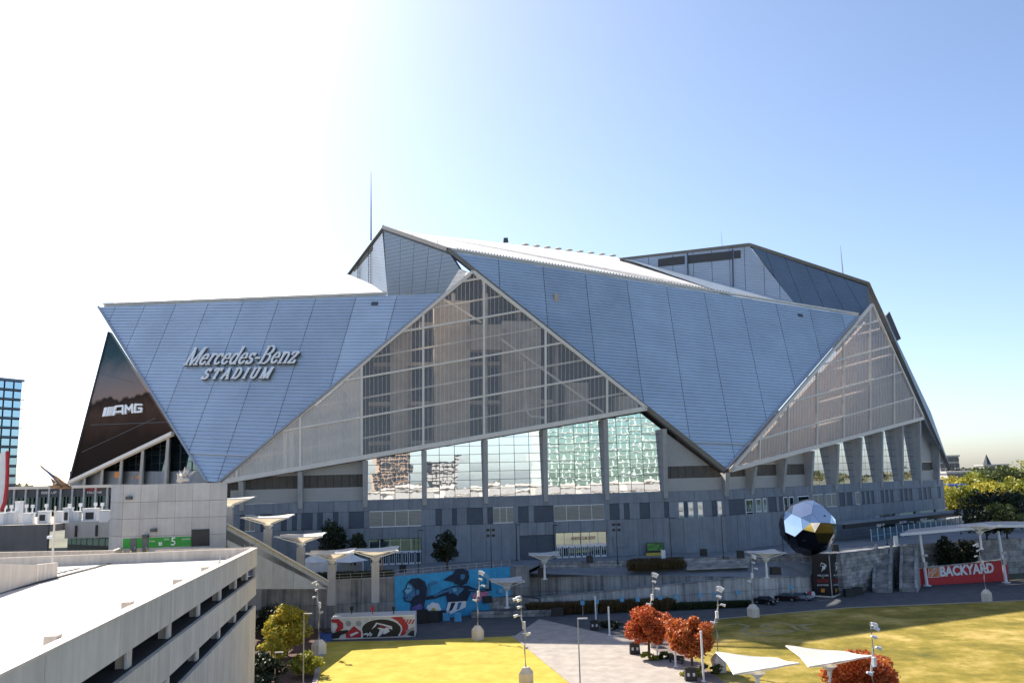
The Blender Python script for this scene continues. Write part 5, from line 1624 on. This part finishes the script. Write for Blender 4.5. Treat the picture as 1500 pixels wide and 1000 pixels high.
M_BALLD = mat('darkened_polished_steel', (.10, .10, .11), .08, 1.0, .1, .5)  # lower plates: mirrored dark ground is put into the colour
M_BALLG = mat('gold_polished_steel', (.85, .72, .50), .08, 1.0, .05, .5)
bc = PY(1183, 774, 187)
bc.z = 8 + 6.0
ball = empty('ball_sculpture', Vector((bc.x, bc.y, 8)), 'giant faceted mirror ball sculpture standing on the plaza edge', 'sculpture')
pents, hexes = trunc_ico()
RB = Matrix.Rotation(radians(-12), 3, 'X') @ Matrix.Rotation(radians(20), 3, 'Z')
R_ = 6.3
obj('core', MB().lathe([(.05, -5.6), (3, -4.7), (5, -2.5), (5.6, 0), (5, 2.5), (3, 4.7), (.05, 5.6)], tuple(bc), 12), M_BLACK, ball)
def shrink(p, c, k): return c + (p - c) * k
for F_, kind in ((hexes, 'hex'), (pents, 'pent')):
    for pts in F_:
        P_ = [RB @ p for p in pts]
        c = sum(P_, Vector()) / len(P_)
        n = c.normalized()
        up = n.z
        w = [bc + shrink(p, c, .985) * R_ / .92 for p in P_]
        cc = bc + c * R_ / .92
        if kind == 'hex':
            mm = M_BALL if up > .0 else M_BALLD
            pk = cc + n * .03
            for a, b in zip(w, w[1:] + w[:1]): pass
            mb = MB()
            for a, b in zip(w, w[1:] + w[:1]): mb.poly([a, b, pk])
            obj('hexagon_plate', mb, mm, ball)
        else:
            mb = MB(); pk = cc + n * .5
            for a, b in zip(w, w[1:] + w[:1]): mb.poly([a, b, pk])
            obj('pentagon_point', mb, M_BALL if up > -.45 else M_BALLD, ball)

# ---- black welcome pylon under the ball
q0, q1, q2 = PZ(1193, 873, 0), PZ(1219, 874.5, 0), PZ(1231, 870, 0)
pyl = empty('welcome_pylon', q1, 'tall black two sided welcome sign below the faceted ball', 'sign')
M_PYL = mat('pylon_black', (.012, .012, .014), .35)
obj('body', MB().prism([q0, q1, q2, q0 + Vector((1.5, 3.2, 0))], Zv * 8.5), M_PYL, pyl)
obj('corner_trim', MB().beam(q1 + Vector((0, -.1, 0)), q1 + Vector((0, -.1, 8.5)), .15, .15, (0, 1, 0)), M_STEELP, pyl)
obj('plinth', MB().prism([q0 + Vector((-.2, -.2, 0)), q1 + Vector((0, -.3, 0)), q2 + Vector((.3, -.1, 0)), q0 + Vector((1.5, 3.6, 0))], Zv * .25), M_GAR, pyl)
pa_, pb_ = vplane(q0, q1), vplane(q1, q2)
for pl, x0, x1, sl in ((pa_, 1194, 1217, .0), (pb_, 1219.5, 1230, -.1)):
    w = x1 - x0
    fx = lambda F_: [(x0 + w * (.30 + .42 * a), 837 - 14 * b + (a * w) * sl) for a, b in F_]
    lay[0] = 0
    paint(fx(FALC), M_WHITE, pl, lambda a, b: (a, b), pyl, 'emblem', base=.02)
    paint(fx(INN), M_PYL, pl, lambda a, b: (a, b), pyl, 'emblem', base=.02)
    for s, yy, hh, m in (('WELCOME', 843.5, 2.6, M_WHITE), ('TO', 846.3, 1.4, M_WHITE), ('FALCONS', 852.5, 5, M_CRED), ('BACKYARD', 857.5, 2.4, M_WHITE)):
        ww = w * (.72 if s != 'TO' else .12)
        o = PP(x0 + (w - ww) / 2, yy + sl * 2, pl); u = PP(x0 + (w + ww) / 2, yy + sl * (ww + 2) * .9, pl) - o
        sign_text(s, o, u.normalized(), Zv, pl[1], m, pyl, 'lettering', u.length, (PP(x0, yy - hh, pl) - PP(x0, yy, pl)).length, .03, .012)
    paint([(x0 + w * .38, 867), (x0 + w * .62, 867 + sl * 3), (x0 + w * .62, 861.5 + sl * 3), (x0 + w * .38, 861.5)], M_ORANGE, pl, lambda a, b: (a, b), pyl, 'small_logo', base=.02)

# ---- red sign wall and the long white canopy
r0_, r1_ = PZ(1345, 857.5, 0), PZ(1478, 850, 0)
rs = empty('sign_wall', r0_, 'red sign wall with white BACKYARD lettering and orange square logo', 'sign')
rpl = vplane(r0_, r1_)
obj('board', MB().prism([r0_, r1_, r1_ + Zv * 4.7, r0_ + Zv * 3.7], -rpl[1] * .5), M_RED, rs)
obj('coping', MB().beam(r0_ + Zv * 3.75, r1_ + Zv * 4.75, .7, .2), M_STONE, rs)
zr = lambda X, Y: (1320 + X / 6.25, 740 + Y / 6.25)
M_HDO = mat('logo_orange', (.72, .20, .03), .5)
lay[0] = 0
pr = lambda pts, m, name: paint(pts, m, rpl, zr, rs, name, base=.02)
pr([(250, 660), (350, 655), (350, 553), (250, 556)], M_WHITE, 'logo_square')
pr([(255, 655), (345, 650), (345, 558), (255, 561)], M_HDO, 'logo_square')
for s, xa, ya, L_, h in (('THE', 263, 592, 52, 24), ('HOME', 260, 634, 92, 36), ('DEPOT', 272, 656, 84, 30)):
    o = PP(*zr(xa, ya), rpl); u = PP(*zr(xa + L_ * .78, ya - L_ * .78), rpl) - o
    v_ = PP(*zr(xa - h * .0, ya - h * .75), rpl) - o
    me = None
    sign_text(s, o, u.normalized(), v_.normalized(), rpl[1], M_WHITE, rs, 'lettering', u.length * .9, v_.length, .08, .02)
o = PP(*zr(357, 652), rpl); u = PP(*zr(850, 615), rpl) - o
sign_text('BACKYARD', o, u.normalized(), Zv, rpl[1], M_WHITE, rs, 'lettering', u.length, (PP(*zr(357, 556), rpl) - o).length, .12, .045)
lc = empty('long_canopy', PZ(1358, 857, 0), 'long flat white canopy on slim white posts over the red sign', 'canopy')
zc0, zc1, zc2 = PY(1319, 785, 196), PY(1464, 772.5, 196), PY(1560, 772, 196)
M_CANU = mat('canopy_underside', (.42, .39, .36), .6)
obj('roof_panel', MB().prism([zc0, zc1, zc1 + Vector((3, 9, .5)), zc0 + Vector((6, 9, .5))], Zv * .35), M_CANU, lc)
obj('roof_panel', MB().prism([zc1 + Vector((.05, 0, 0)), zc2, zc2 + Vector((0, 9, .5)), zc1 + Vector((3.05, 9, .5))], Zv * .35), M_CANU, lc)
obj('edge_beam', MB().beam(zc0 + Zv * .35, zc1 + Zv * .35, .5, .55).beam(zc1 + Zv * .35, zc2 + Zv * .35, .5, .55), M_WHITE, lc)
for x, yb, xt in ((1358, 857.5, 1351), (1474, 853, 1465)):
    p = PZ(x, yb, 0)
    tp = PY(xt, 778, 188.5); tp.z = 11.2
    obj('post', MB().tube([p, Vector((p.x - .35, p.y + .3, 11.3))], [.35, .3], 10).lathe([(.9, 0), (.9, .15), (.35, .25)], tuple(p), 10), M_WHITE, lc)
    obj('post_box', MB().box(p + Vector((-.1, -.3, 4.6)), (.8, .4, 1.2)).box(p + Vector((.2, -.3, 6.6)), (.9, .3, .5)), M_STEELP, lc)

# ---- gate canopy with glass screens on the right
g0, g1 = PZ(1277, 793, 8), PZ(1428, 768.5, 8)
gc = empty('gate_canopy', g0, 'dark roofed entry gate with a long row of glass screens', 'gate')
gpl2 = vplane(g0, g1)
NG = 19
M_SCREEN = mat('screen_glass', (.07, .15, .20), .15, .1)
for k in range(NG):
    a, b = g0.lerp(g1, k / NG), g0.lerp(g1, (k + 1) / NG)
    obj('glass_screen', MB().prism([a.lerp(b, .08) + Zv * .2, a.lerp(b, .92) + Zv * .2, a.lerp(b, .92) + Zv * 2.9, a.lerp(b, .08) + Zv * 2.9], -gpl2[1] * .06), M_SCREEN, gc)
    obj('screen_rail', MB().beam(a + Zv * 1.3, b + Zv * 1.3, .1, .1), M_LTB, gc)
    obj('screen_post', MB().beam(a, a + Zv * 3.1, .16, .16, (0, 1, 0)), M_WHITE, gc)
obj('sign_fascia', MB().prism([g0 + Zv * 3.2 - Vector((6, -1, 0)), g1 + Zv * 3.2, g1 + Zv * 4.3, g0 + Zv * 4.3 - Vector((6, -1, 0))], -gpl2[1] * .6), M_BLACK, gc)
obj('roof', MB().prism([g0 + Zv * 4.3 + gpl2[1] * .6 - Vector((7, -1, 0)), g1 + Zv * 4.3 + gpl2[1] * .6, g1 + Zv * 4.3 - gpl2[1] * 5, g0 + Zv * 4.3 - gpl2[1] * 5 - Vector((7, -1, 0))], Zv * .3), M_CONC, gc)
for k, s in enumerate(('RISE UP', 'FALCONS', 'RISE UP', 'ATLANTA', 'RISE UP')):
    o = g0.lerp(g1, .05 + k * .19) + Zv * 3.45 + gpl2[1] * .05
    sign_text(s, o, (g1 - g0).normalized(), Zv, gpl2[1], M_WHITE if k != 3 else M_CRED, gc, 'lettering', 4.5, .6, .03, .02)

# ---- parked cars
def car(px, py, rz, paintm, label):
    p = PZ(px, py, 0)
    t = empty('parked_car', p, label, 'car', 'cars parked below the stone wall')
    W, Lc = 1.82, 4.6
    prof = [(-2.3, .35), (-2.28, .75), (-2.0, .92), (-1.0, 1.0), (2.1, .98), (2.28, .8), (2.3, .35)]
    mb = MB()
    mb.prism([(x, -W / 2, z) for x, z in prof], (0, W, 0))
    local('body', mb, paintm, t)
    cab = MB(); lo = [(-1.3, .99), (1.75, .97)]; hi = [(-.55, 1.45), (1.05, 1.44)]
    cab.v = [(-1.3, -.86, .97), (1.75, -.86, .96), (1.75, .86, .96), (-1.3, .86, .97), (-.5, -.66, 1.46), (1.0, -.66, 1.45), (1.0, .66, 1.45), (-.5, .66, 1.46)]
    cab.f = [(0, 1, 5, 4), (1, 2, 6, 5), (2, 3, 7, 6), (3, 0, 4, 7)]
    local('windows', cab, M_CARG, t)
    local('roof', MB().prism([(-.52, -.67, 1.455), (1.02, -.67, 1.445), (1.02, .67, 1.445), (-.52, .67, 1.455)], (0, 0, .05)), paintm, t)
    for x in (-1.42, 1.4):
        for s in (-1, 1):
            wv = local('wheel', MB().tube([(x, s * .72, .33), (x, s * .93, .33)], .33, 14), M_BLACK, t)
            local('rim', MB().tube([(x, s * .92, .33), (x, s * .945, .33)], .19, 10), M_STEELP, wv)
    for s in (-.62, .62):
        local('headlight', MB().box((-2.27, s, .70), (.10, .38, .14)), M_WHITE, t)
        local('tail_light', MB().box((2.27, s, .78), (.08, .40, .14)), M_TAIL, t)
    local('bumper', MB().box((-2.3, 0, .42), (.12, 1.75, .2)).box((2.3, 0, .42), (.12, 1.75, .2)), M_BLACK, t)
    t.rotation_euler = (0, 0, rz)
    return t
M_CARG = mat('car_glass', (.03, .04, .05), .08, .2)
M_TAIL = mat('tail_lamp', (.45, .02, .02), .3)
M_CBLK = mat('car_black', (.015, .015, .018), .18, .2)
M_CDRK = mat('car_darkred', (.035, .018, .02), .18, .2)
M_CSIL = mat('car_silver', (.40, .47, .55), .25, .5)
car(1122, 884, -.95 + pi, M_CBLK, 'black car parked nearest the lawn, left of three')
car(1152, 879, -.6, M_CDRK, 'dark car showing its tail lights, middle of three')
car(1174, 878, -.7 + pi, M_CSIL, 'silver blue car parked beside the black pylon')
for k, m in enumerate((M_WHITE, M_CRED, M_WHITE)):
    p = PZ(1180 + k * 5.6, 873, 0)
    obj('jersey_barrier', MB().box(p + Zv * .5, (.8, .5, 1.0), taper=.7), m, None, ('white barrier block behind the silver car', 'red barrier block behind the silver car', 'white barrier block next to the pylon')[k], 'barrier', 'barrier blocks by the pylon')
# ---- small plaza things
p = PZ(960, 813, 8)
gb = empty('picture_board', p, 'green and black picture board on the plaza', 'sign')
M_GRN = mat('board_green', (.10, .28, .05), .5, 0, .5, 1.4)
obj('board', MB().box(p + Zv * 1.7, (3.9, .3, 2.2)), M_BLACK, gb)
obj('picture', MB().box(p + Vector((0, -.18, 1.9)), (3.5, .05, 1.6)), M_GRN, gb)
obj('foot', MB().box(p + Zv * .3, (4.1, .7, .6)), M_YEL, gb)
p = PZ(972, 819, 8)
obj('poster_stand', MB().box(p + Zv * 1.0, (.9, .15, 2.0)).box(p + Zv * .05, (1.0, .6, .1)), M_WHITE, None, 'white poster stand right of the green picture board', 'sign')
p = PZ(1313, 798, 8)
obj('poster_stand', MB().box(p + Zv * 1.1, (1.0, .15, 2.2)).box(p + Zv * .05, (1.0, .6, .1)), M_WHITE, None, 'white and red poster stand at the top of the stone wall', 'sign')
pq = atL(906, 10.0) + VL[1] * .1
ib = obj('wall_sign', MB().prism([pq - tL * 1.6, pq + tL * 1.8, pq + tL * 1.8 + Zv * 2.4, pq - tL * 1.6 + Zv * 2.4], VL[1] * .12), M_CONC, S)
p = PZ(560, 838, 8)
obj('red_post', MB().tube([p, p + Zv * 2.6], .12, 6), M_HDO, None, 'thin orange red post beside the right paired canopy', 'post')
# railing along the retaining wall top and the plaza
def railing(pts, label):
    t = empty('railing', pts[0], label, 'railing')
    for a, b in zip(pts[:-1], pts[1:]):
        L_ = (b - a).length; k = max(2, round(L_ / 2.0))
        for i in range(k + 1):
            q = a.lerp(b, i / k); obj('post', MB().beam(q, q + Zv * 1.1, .07, .07, (0, 1, 0)), M_STEELP, t)
        for h in (.55, 1.08): obj('rail', MB().beam(a + Zv * h, b + Zv * h, .06, .06), M_STEELP, t)
railing([E8[1] + Vector((0, .4, .3)), E8[2] + Vector((0, .4, .3))], 'steel railing on top of the grey retaining wall')
railing([E8[2] + Vector((0, .4, .5)), E8[3] + Vector((0, .4, .5))], 'steel railing on top of the mural wall')
railing([PZ(620, 823, 8), PZ(760, 819, 8)], 'steel railing on the plaza in front of the base wall')
# bench under the red trees
p = PZ(991, 970, 0)
bn = empty('bench', p, 'dark bench between the two red trees', 'bench')
local('seat', MB().box((0, 0, .45), (2.2, .6, .1)), M_BLACK, bn)
local('backrest', MB().box((0, .3, .75), (2.2, .08, .4)), M_BLACK, bn)
for s in (-.9, .9): local('leg', MB().box((s, 0, .2), (.1, .5, .4)), M_BLACK, bn)
bn.rotation_euler = (0, 0, -.6)
# ================================================================== TREES AND FAR BACKGROUND
M_BARK = mat('bark', (.09, .065, .045), .9, 0, .3, 3)
L_RED = leafmat('leaf_red', (.50, .06, .03), (.62, .18, .04), (.40, .09, .03))
L_ORG = leafmat('leaf_orange', (.58, .25, .05), (.52, .13, .03), (.48, .09, .03))
L_YEL = leafmat('leaf_yellow', (.55, .48, .05), (.36, .36, .04), (.58, .38, .04))
L_YGR = leafmat('leaf_yellowgreen', (.32, .32, .04), (.20, .24, .03), (.44, .36, .04))
L_GRN = leafmat('leaf_green', (.05, .085, .02), (.08, .11, .025), (.11, .12, .03))
L_DRK = leafmat('leaf_dark', (.015, .028, .012), (.025, .04, .016), (.035, .045, .02), .2)
def crown_mesh(name, rx, ry, rz, cz, n, leaf, m, clumps=26, shape='round', seed=0):
    g = np.random.default_rng(seed)
    cs = []
    for k in range(clumps):
        d = g.normal(size=3); d /= np.linalg.norm(d)
        r = g.uniform(.30, .88) if clumps > 60 else g.uniform(.45, .92)
        c = d * r
        if shape == 'cone':
            h = g.uniform(-1, 1); w = (1 - (h + 1) / 2) * .85 + .12
            a = g.uniform(0, 2 * pi); q = g.uniform(.3, .95) * w
            c = np.array([q * cos(a), q * sin(a), h])
        cs.append((c, g.uniform(.22, .40)))
    C_ = np.array([c for c, _ in cs]); CR = np.array([r for _, r in cs])
    k = g.integers(len(cs), size=n)
    nrm = lambda A: A / np.linalg.norm(A, axis=1, keepdims=True)
    d = nrm(g.normal(size=(n, 3)))
    p = (C_[k] + d * (CR[k] * g.uniform(.55, 1.0, n))[:, None]) * np.array([rx, ry, rz]) + np.array([0, 0, cz])
    nn = d * .7 + nrm(g.normal(size=(n, 3))) * .8
    u = nrm(np.cross(nn, g.normal(size=(n, 3)))); v = nrm(np.cross(nn, u))
    s = (leaf * g.uniform(.6, 1.3, n))[:, None]
    V = np.stack([p - u * s * .5, p + v * s * .32, p + u * s * .5, p - v * s * .32], axis=1).reshape(-1, 3)
    me = bpy.data.meshes.new(name)
    me.from_pydata(V.tolist(), [], [(4 * i, 4 * i + 1, 4 * i + 2, 4 * i + 3) for i in range(n)])
    me.materials.append(m)
    return me
def tree(px, py, z, h, rx, m, label, n=2200, leaf=.5, trunk=.35, shape='round', seed=1, name='tree', Y=None, group=None, ratio=None):
    p = PZ(px, py, z) if Y is None else PY(px, py, Y)
    if Y is not None: p.z = z
    t = empty(name, p, label, 'tree', group)
    ch = h * (1 - trunk)
    rz = ch / 2
    cz = h * trunk + rz * .95
    local('crown', crown_mesh('crown', rx, rx * .95, rz, cz, n, leaf, m, 52 if n >= 9000 else 34, shape, seed), None, t)
    mb = MB().tube([(0, 0, -.2), (.05, .03, h * trunk), (0, .05, h * .8)], [h * .028 + .05, h * .02 + .04, .04], 8)
    g = np.random.default_rng(seed)
    for k in range(6):
        a = g.uniform(0, 2 * pi); b = g.uniform(.3, .55)
        zz = h * (trunk + .05 * k)
        mb.tube([(0, 0, zz), (rx * .6 * cos(a), rx * .6 * sin(a), zz + h * .2)], [.05 + h * .006, .02], 5)
    local('trunk', mb, M_BARK, t)
    return t
tree(951, 963, 0, 7.4, 3.4, L_RED, 'round red leaved tree on the paved edge, left of two', 15000, .36, .27, seed=3)
tree(1014, 983, 0, 7.2, 3.3, L_ORG, 'round orange red tree beside the bench, right of two', 15000, .36, .27, seed=5)
tree(1272, 1056, 0, 7.2, 3.9, L_RED, 'red leaved treetop at the bottom edge by the sails', 12000, .34, .25, seed=9)
tree(420, 960, 0, 7.4, 3.5, L_YEL, 'yellow green tree in the planting bed beside the garage', 10000, .38, .2, seed=12)
tree(397, 985, 0, 5.0, 2.2, L_YEL, 'small golden bush at the foot of the garage', 1800, .45, .12, seed=14)
tree(447, 990, 0, 3.4, 2.4, L_YGR, 'low yellow green bush beside the lawn kerb', 1700, .45, .1, seed=16)
tree(385, 1010, 0, 5.0, 3.5, L_DRK, 'dark bush in the shade of the garage wall', 2500, .5, .1, seed=18)
tree(360, 1040, 0, 4.5, 3.5, L_DRK, 'dark bush at the bottom edge beside the garage', 2500, .5, .1, seed=19)
tree(395, 930, 0, 5.2, 3.0, L_DRK, 'dark shrub in the corner under the wing wall', 2000, .5, .1, seed=20)
tree(488, 836, 8, 9.8, 4.9, L_DRK, 'dark evergreen tree behind the paired canopies', 5200, .6, .15, 'cone', 22)
tree(523, 836, 8, 7.2, 3.4, L_DRK, 'smaller dark evergreen right of the evergreen by the canopies', 2600, .6, .2, 'cone', 23)
tree(655, 834, 8, 8.0, 3.0, L_DRK, 'dark oval tree standing alone on the plaza', 4200, .5, .22, seed=24)
for k, (x, y, s, m) in enumerate(((900, 921, 1.5, L_DRK), (955, 966, 1.1, L_YGR), (975, 965, 1.0, L_GRN), (1012, 990, 1.3, L_YGR), (1040, 985, 1.3, L_GRN), (888, 918, 1.2, L_DRK))):
    p = PZ(x, y, 0)
    t = empty('shrub', p, ('dark low shrub right of the marker post on the grey paving', 'yellow green shrub under the left red tree', 'green shrub beside the bench', 'yellow green shrub under the right red tree', 'green shrub at the foot of the bent lamp post', 'dark low shrub left of the marker post')[k], 'shrub', 'low shrubs along the paving')
    local('foliage', crown_mesh('foliage', s * 1.3, s, s * .6, s * .5, 700, .35, m, 12, seed=40 + k), None, t)
# trees behind the sign wall and to the right
M_far = 'autumn trees beyond the stadium'
spots = [(1438, 8, 250, 11, 7, L_DRK, 'dark tree right of the gate, left of three'), (1468, 8, 245, 11.5, 7.5, L_DRK, 'dark tree right of the gate, middle of three'), (1505, 8, 240, 12, 8, L_DRK, 'dark tree at the right picture edge'),
         (1380, 0, 205, 10.2, 2.6, L_DRK, 'dark shrub tree under the long canopy'), (1410, 0, 205.5, 9.4, 2.6, L_DRK, 'low dark shrub tree beside the canopy post'), (1470, 8, 214, 9.5, 6, L_GRN, 'green tree right of the small canopy'), (1440, 8, 216, 8.0, 5, L_DRK, 'dark tree behind the small canopy'),
         (1390, 8, 330, 11, 7, L_YEL, 'yellow tree at the stadium corner'), (1415, 8, 320, 11.5, 7, L_YGR, 'yellow green tree right of the stadium corner'), (1395, 8, 420, 14, 9, L_YEL, 'second yellow tree close to the stadium corner'), (1432, 8, 330, 12, 8, L_YEL, 'golden tree behind the dark trees'),
         (1462, 8, 345, 12.5, 9, L_YEL, 'broad yellow tree behind the dark trees'), (1492, 8, 340, 13.5, 9, L_YGR, 'yellow green tree near the right edge'), (1422, 8, 480, 15, 12, L_YGR, 'pale green tree in the far row, left of the group'), (1448, 8, 500, 17, 13, L_GRN, 'tall green tree in the far row'),
         (1478, 8, 480, 19, 14, L_GRN, 'broad green tree in the far row near the edge'), (1510, 8, 480, 20, 15, L_YGR, 'broad yellow green tree at the far right edge'), (1405, 8, 640, 17, 12, L_DRK, 'far dark tree just right of the stadium tip'), (1440, 8, 700, 18, 18, L_GRN, 'far green tree below the spire')]
for k, (x, z, Y, h, r, m, lb) in enumerate(spots):
    tree(x, 740, z, h, r, m, lb, 2000 if Y < 400 else 1600, .8 if Y < 300 else 1.3 if Y < 450 else 1.8, .12 if Y > 300 else .15, seed=60 + k, Y=Y, group=M_far)
# trees along the street on the right, seen in the stadium's window walls
for k, (X, Y, h, r, m) in enumerate(((150, 165, 11, 6, L_ORG), (166, 176, 12, 7, L_RED), (185, 190, 15, 8, L_GRN), (205, 205, 17, 8, L_DRK), (230, 222, 18, 9, L_GRN), (255, 235, 16, 8, L_YGR), (190, 150, 11, 6, L_ORG), (280, 245, 18, 9, L_DRK))):
    t = empty('street_tree', Vector((X, Y, 8 if Y > 200 else 0)), 'street tree mirrored in the right stadium windows, %s from the lawn' % ordn[k], 'tree', 'street trees mirrored in the windows')
    local('crown', crown_mesh('crown', r, r, h * .42, h * .56, 1500, .9, m, 26, seed=90 + k), None, t)
    local('trunk', MB().tube([(0, 0, 0), (0, 0, h * .6)], [.35, .15], 7), M_BARK, t)
# far wooded skyline
M_WOOD = leafmat('far_wood', (.07, .09, .05), (.12, .12, .05), (.16, .12, .05))
g = np.random.default_rng(5)
mbw = MB()
for k in range(9000):
    a = g.uniform(-1.15, 1.25); R0 = g.uniform(1250, 1500)
    hgt = 16 + 9 * sin(a * 9) + 6 * sin(a * 31 + 1)
    p = Vector((R0 * sin(a), R0 * cos(a), 12 + g.uniform(0, 1) ** .7 * hgt))
    u = Vector(g.normal(size=3)).normalized() * 4.5; v = u.cross(Vector(g.normal(size=3))).normalized() * 3.5
    mbw.poly([p - u, p + v, p + u, p - v])
obj('wooded_skyline', mbw, M_WOOD, None, 'distant wooded skyline beyond the city', None, None, 'stuff')

# ---- far buildings
M_BG1 = mat('far_wall_pale', (.52, .48, .44), .8, 0, .08, .2)
M_BGR = mat('far_roof', (.16, .14, .14), .8)
M_TGL = glassmat('tower_glass', (.52, .70, .80), .05, .05, wave=.04)
M_TDK = mat('tower_dark', (.035, .045, .06), .5)
def building(loc, w, d, h, floors, colsn, mw, mg, label, rz=0.0, name='office_building', fin=.5, faces=('front',), group=None, mull=None):
    t = empty(name, loc, label, 'building', group)
    local('core', MB().box((0, 0, h / 2), (w - .6, d - .6, h - .2)), mw, t)
    local('roof', MB().box((0, 0, h + .5), (w + 1.2, d + 1.2, 1.2)), mull or mw, t)
    fh = h / floors
    for f in faces:
        W = w if f in ('front', 'back') else d
        sg = {'front': -1, 'back': 1, 'right': 1, 'left': -1}[f]
        for i in range(floors):
            for j in range(colsn if f in ('front', 'back') else max(2, int(colsn * d / w))):
                cn = colsn if f in ('front', 'back') else max(2, int(colsn * d / w))
                u = (-W / 2 + W * (j + .5) / cn); z = fh * (i + .52)
                pw_, ph_ = W / cn * .82, fh * .70
                q = (u, sg * d / 2, z) if f in ('front', 'back') else (sg * w / 2, u, z)
                sz = (pw_, .5, ph_) if f in ('front', 'back') else (.5, pw_, ph_)
                pane = local('window', WIN.setdefault((round(sz[0], 2), round(sz[1], 2), round(sz[2], 2), mg.name), _winmesh(sz, mg)), None, t)
                pane.location = q
            if fin:
                q = (0, sg * (d / 2 + fin / 2), fh * i + .2) if f in ('front', 'back') else (sg * (w / 2 + fin / 2), 0, fh * i + .2)
                sz = (w + 2 * fin, fin, .35) if f in ('front', 'back') else (fin, d + 2 * fin, .35)
                local('balcony_slab', MB().box(q, sz), mull or mw, t)
    t.rotation_euler = (0, 0, rz)
    return t
WIN = {}
def _winmesh(sz, mg):
    me = MB().box((0, 0, 0), sz).mesh('window'); me.materials.append(mg); return me
bl_ = PY(-52, 720, 430); bl_.z = 5
building(bl_, 34, 30, 76.5, 16, 7, M_TDK, M_TGL, 'blue green glass tower with balconies at the far left', -.42, 'glass_tower', 1.0, ('front', 'right'), mull=M_FACETD)
p = PY(1388, 720, 400); p.z = 8
building(p, 14, 8, 9, 2, 5, M_BLUEB, M_FLAG, 'small blue fronted building beside the stadium corner', 0, 'low_building', 0)
p = PY(1415, 700, 560); p.z = 10
building(p, 34, 20, 12, 3, 8, M_BG1, M_BGR, 'low pale building behind the golden trees', 0, 'low_building', 0)
p = PY(1385, 690, 700); p.z = 10
building(p, 16, 16, 24, 5, 4, M_BG1, M_BGR, 'pale block just right of the stadium tip', 0, 'low_building', 0)
p = PY(1454, 690, 760); p.z = 12
ch = building(p, 22, 14, 14, 2, 4, M_BG1, M_BGR, 'far church with a dark pointed spire', 0, 'church', 0)
local('spire', MB().lathe([(4.2, 14), (2.6, 18), (.1, 24)], (-4, 0, 0), 6), M_TDK, ch)
p = PY(45, 705, 400); p.z = 12
building(p, 70, 20, 13.5, 3, 14, M_BG1, M_TDK, 'long low grey building beyond the gate house', 0, 'low_building', 0)
# ---- city behind the camera that the stadium windows mirror
M_BEIGE = mat('beige_tower_wall', (.55, .40, .30), .8, 0, .1, .3)
M_GRNGL = glassmat('green_glass', (.50, .68, .62), .02, .10, diff=((.3, .45, .40), .5))
M_GRNF = mat('green_tower_frame', (.62, .68, .64), .6, 0, .1, .3)
building(Vector((55, -400, 0)), 30, 22, 50, 14, 8, M_BEIGE, M_TDK, 'beige tower block mirrored in the leftmost big window', pi, 'office_building', 0, ('front',), 'towers mirrored in the windows')
building(Vector((92, -350, 0)), 24, 24, 40, 11, 6, M_TDK, M_GRAY, 'dark tower block mirrored in the second big window', pi, 'office_building', .4, ('front',), 'towers mirrored in the windows')
building(Vector((178, -160, 0)), 122, 26, 84, 20, 24, M_GRNF, M_GRNGL, 'wide green glass block mirrored in the right big windows', pi, 'office_building', .6, ('front',), 'towers mirrored in the windows')
building(Vector((120, -105, 0)), 330, 30, 21, 4, 12, M_DECK, M_GRAY, 'low white parking block mirrored along the foot of the windows', pi, 'parking_block', .5, ('front',), 'towers mirrored in the windows')
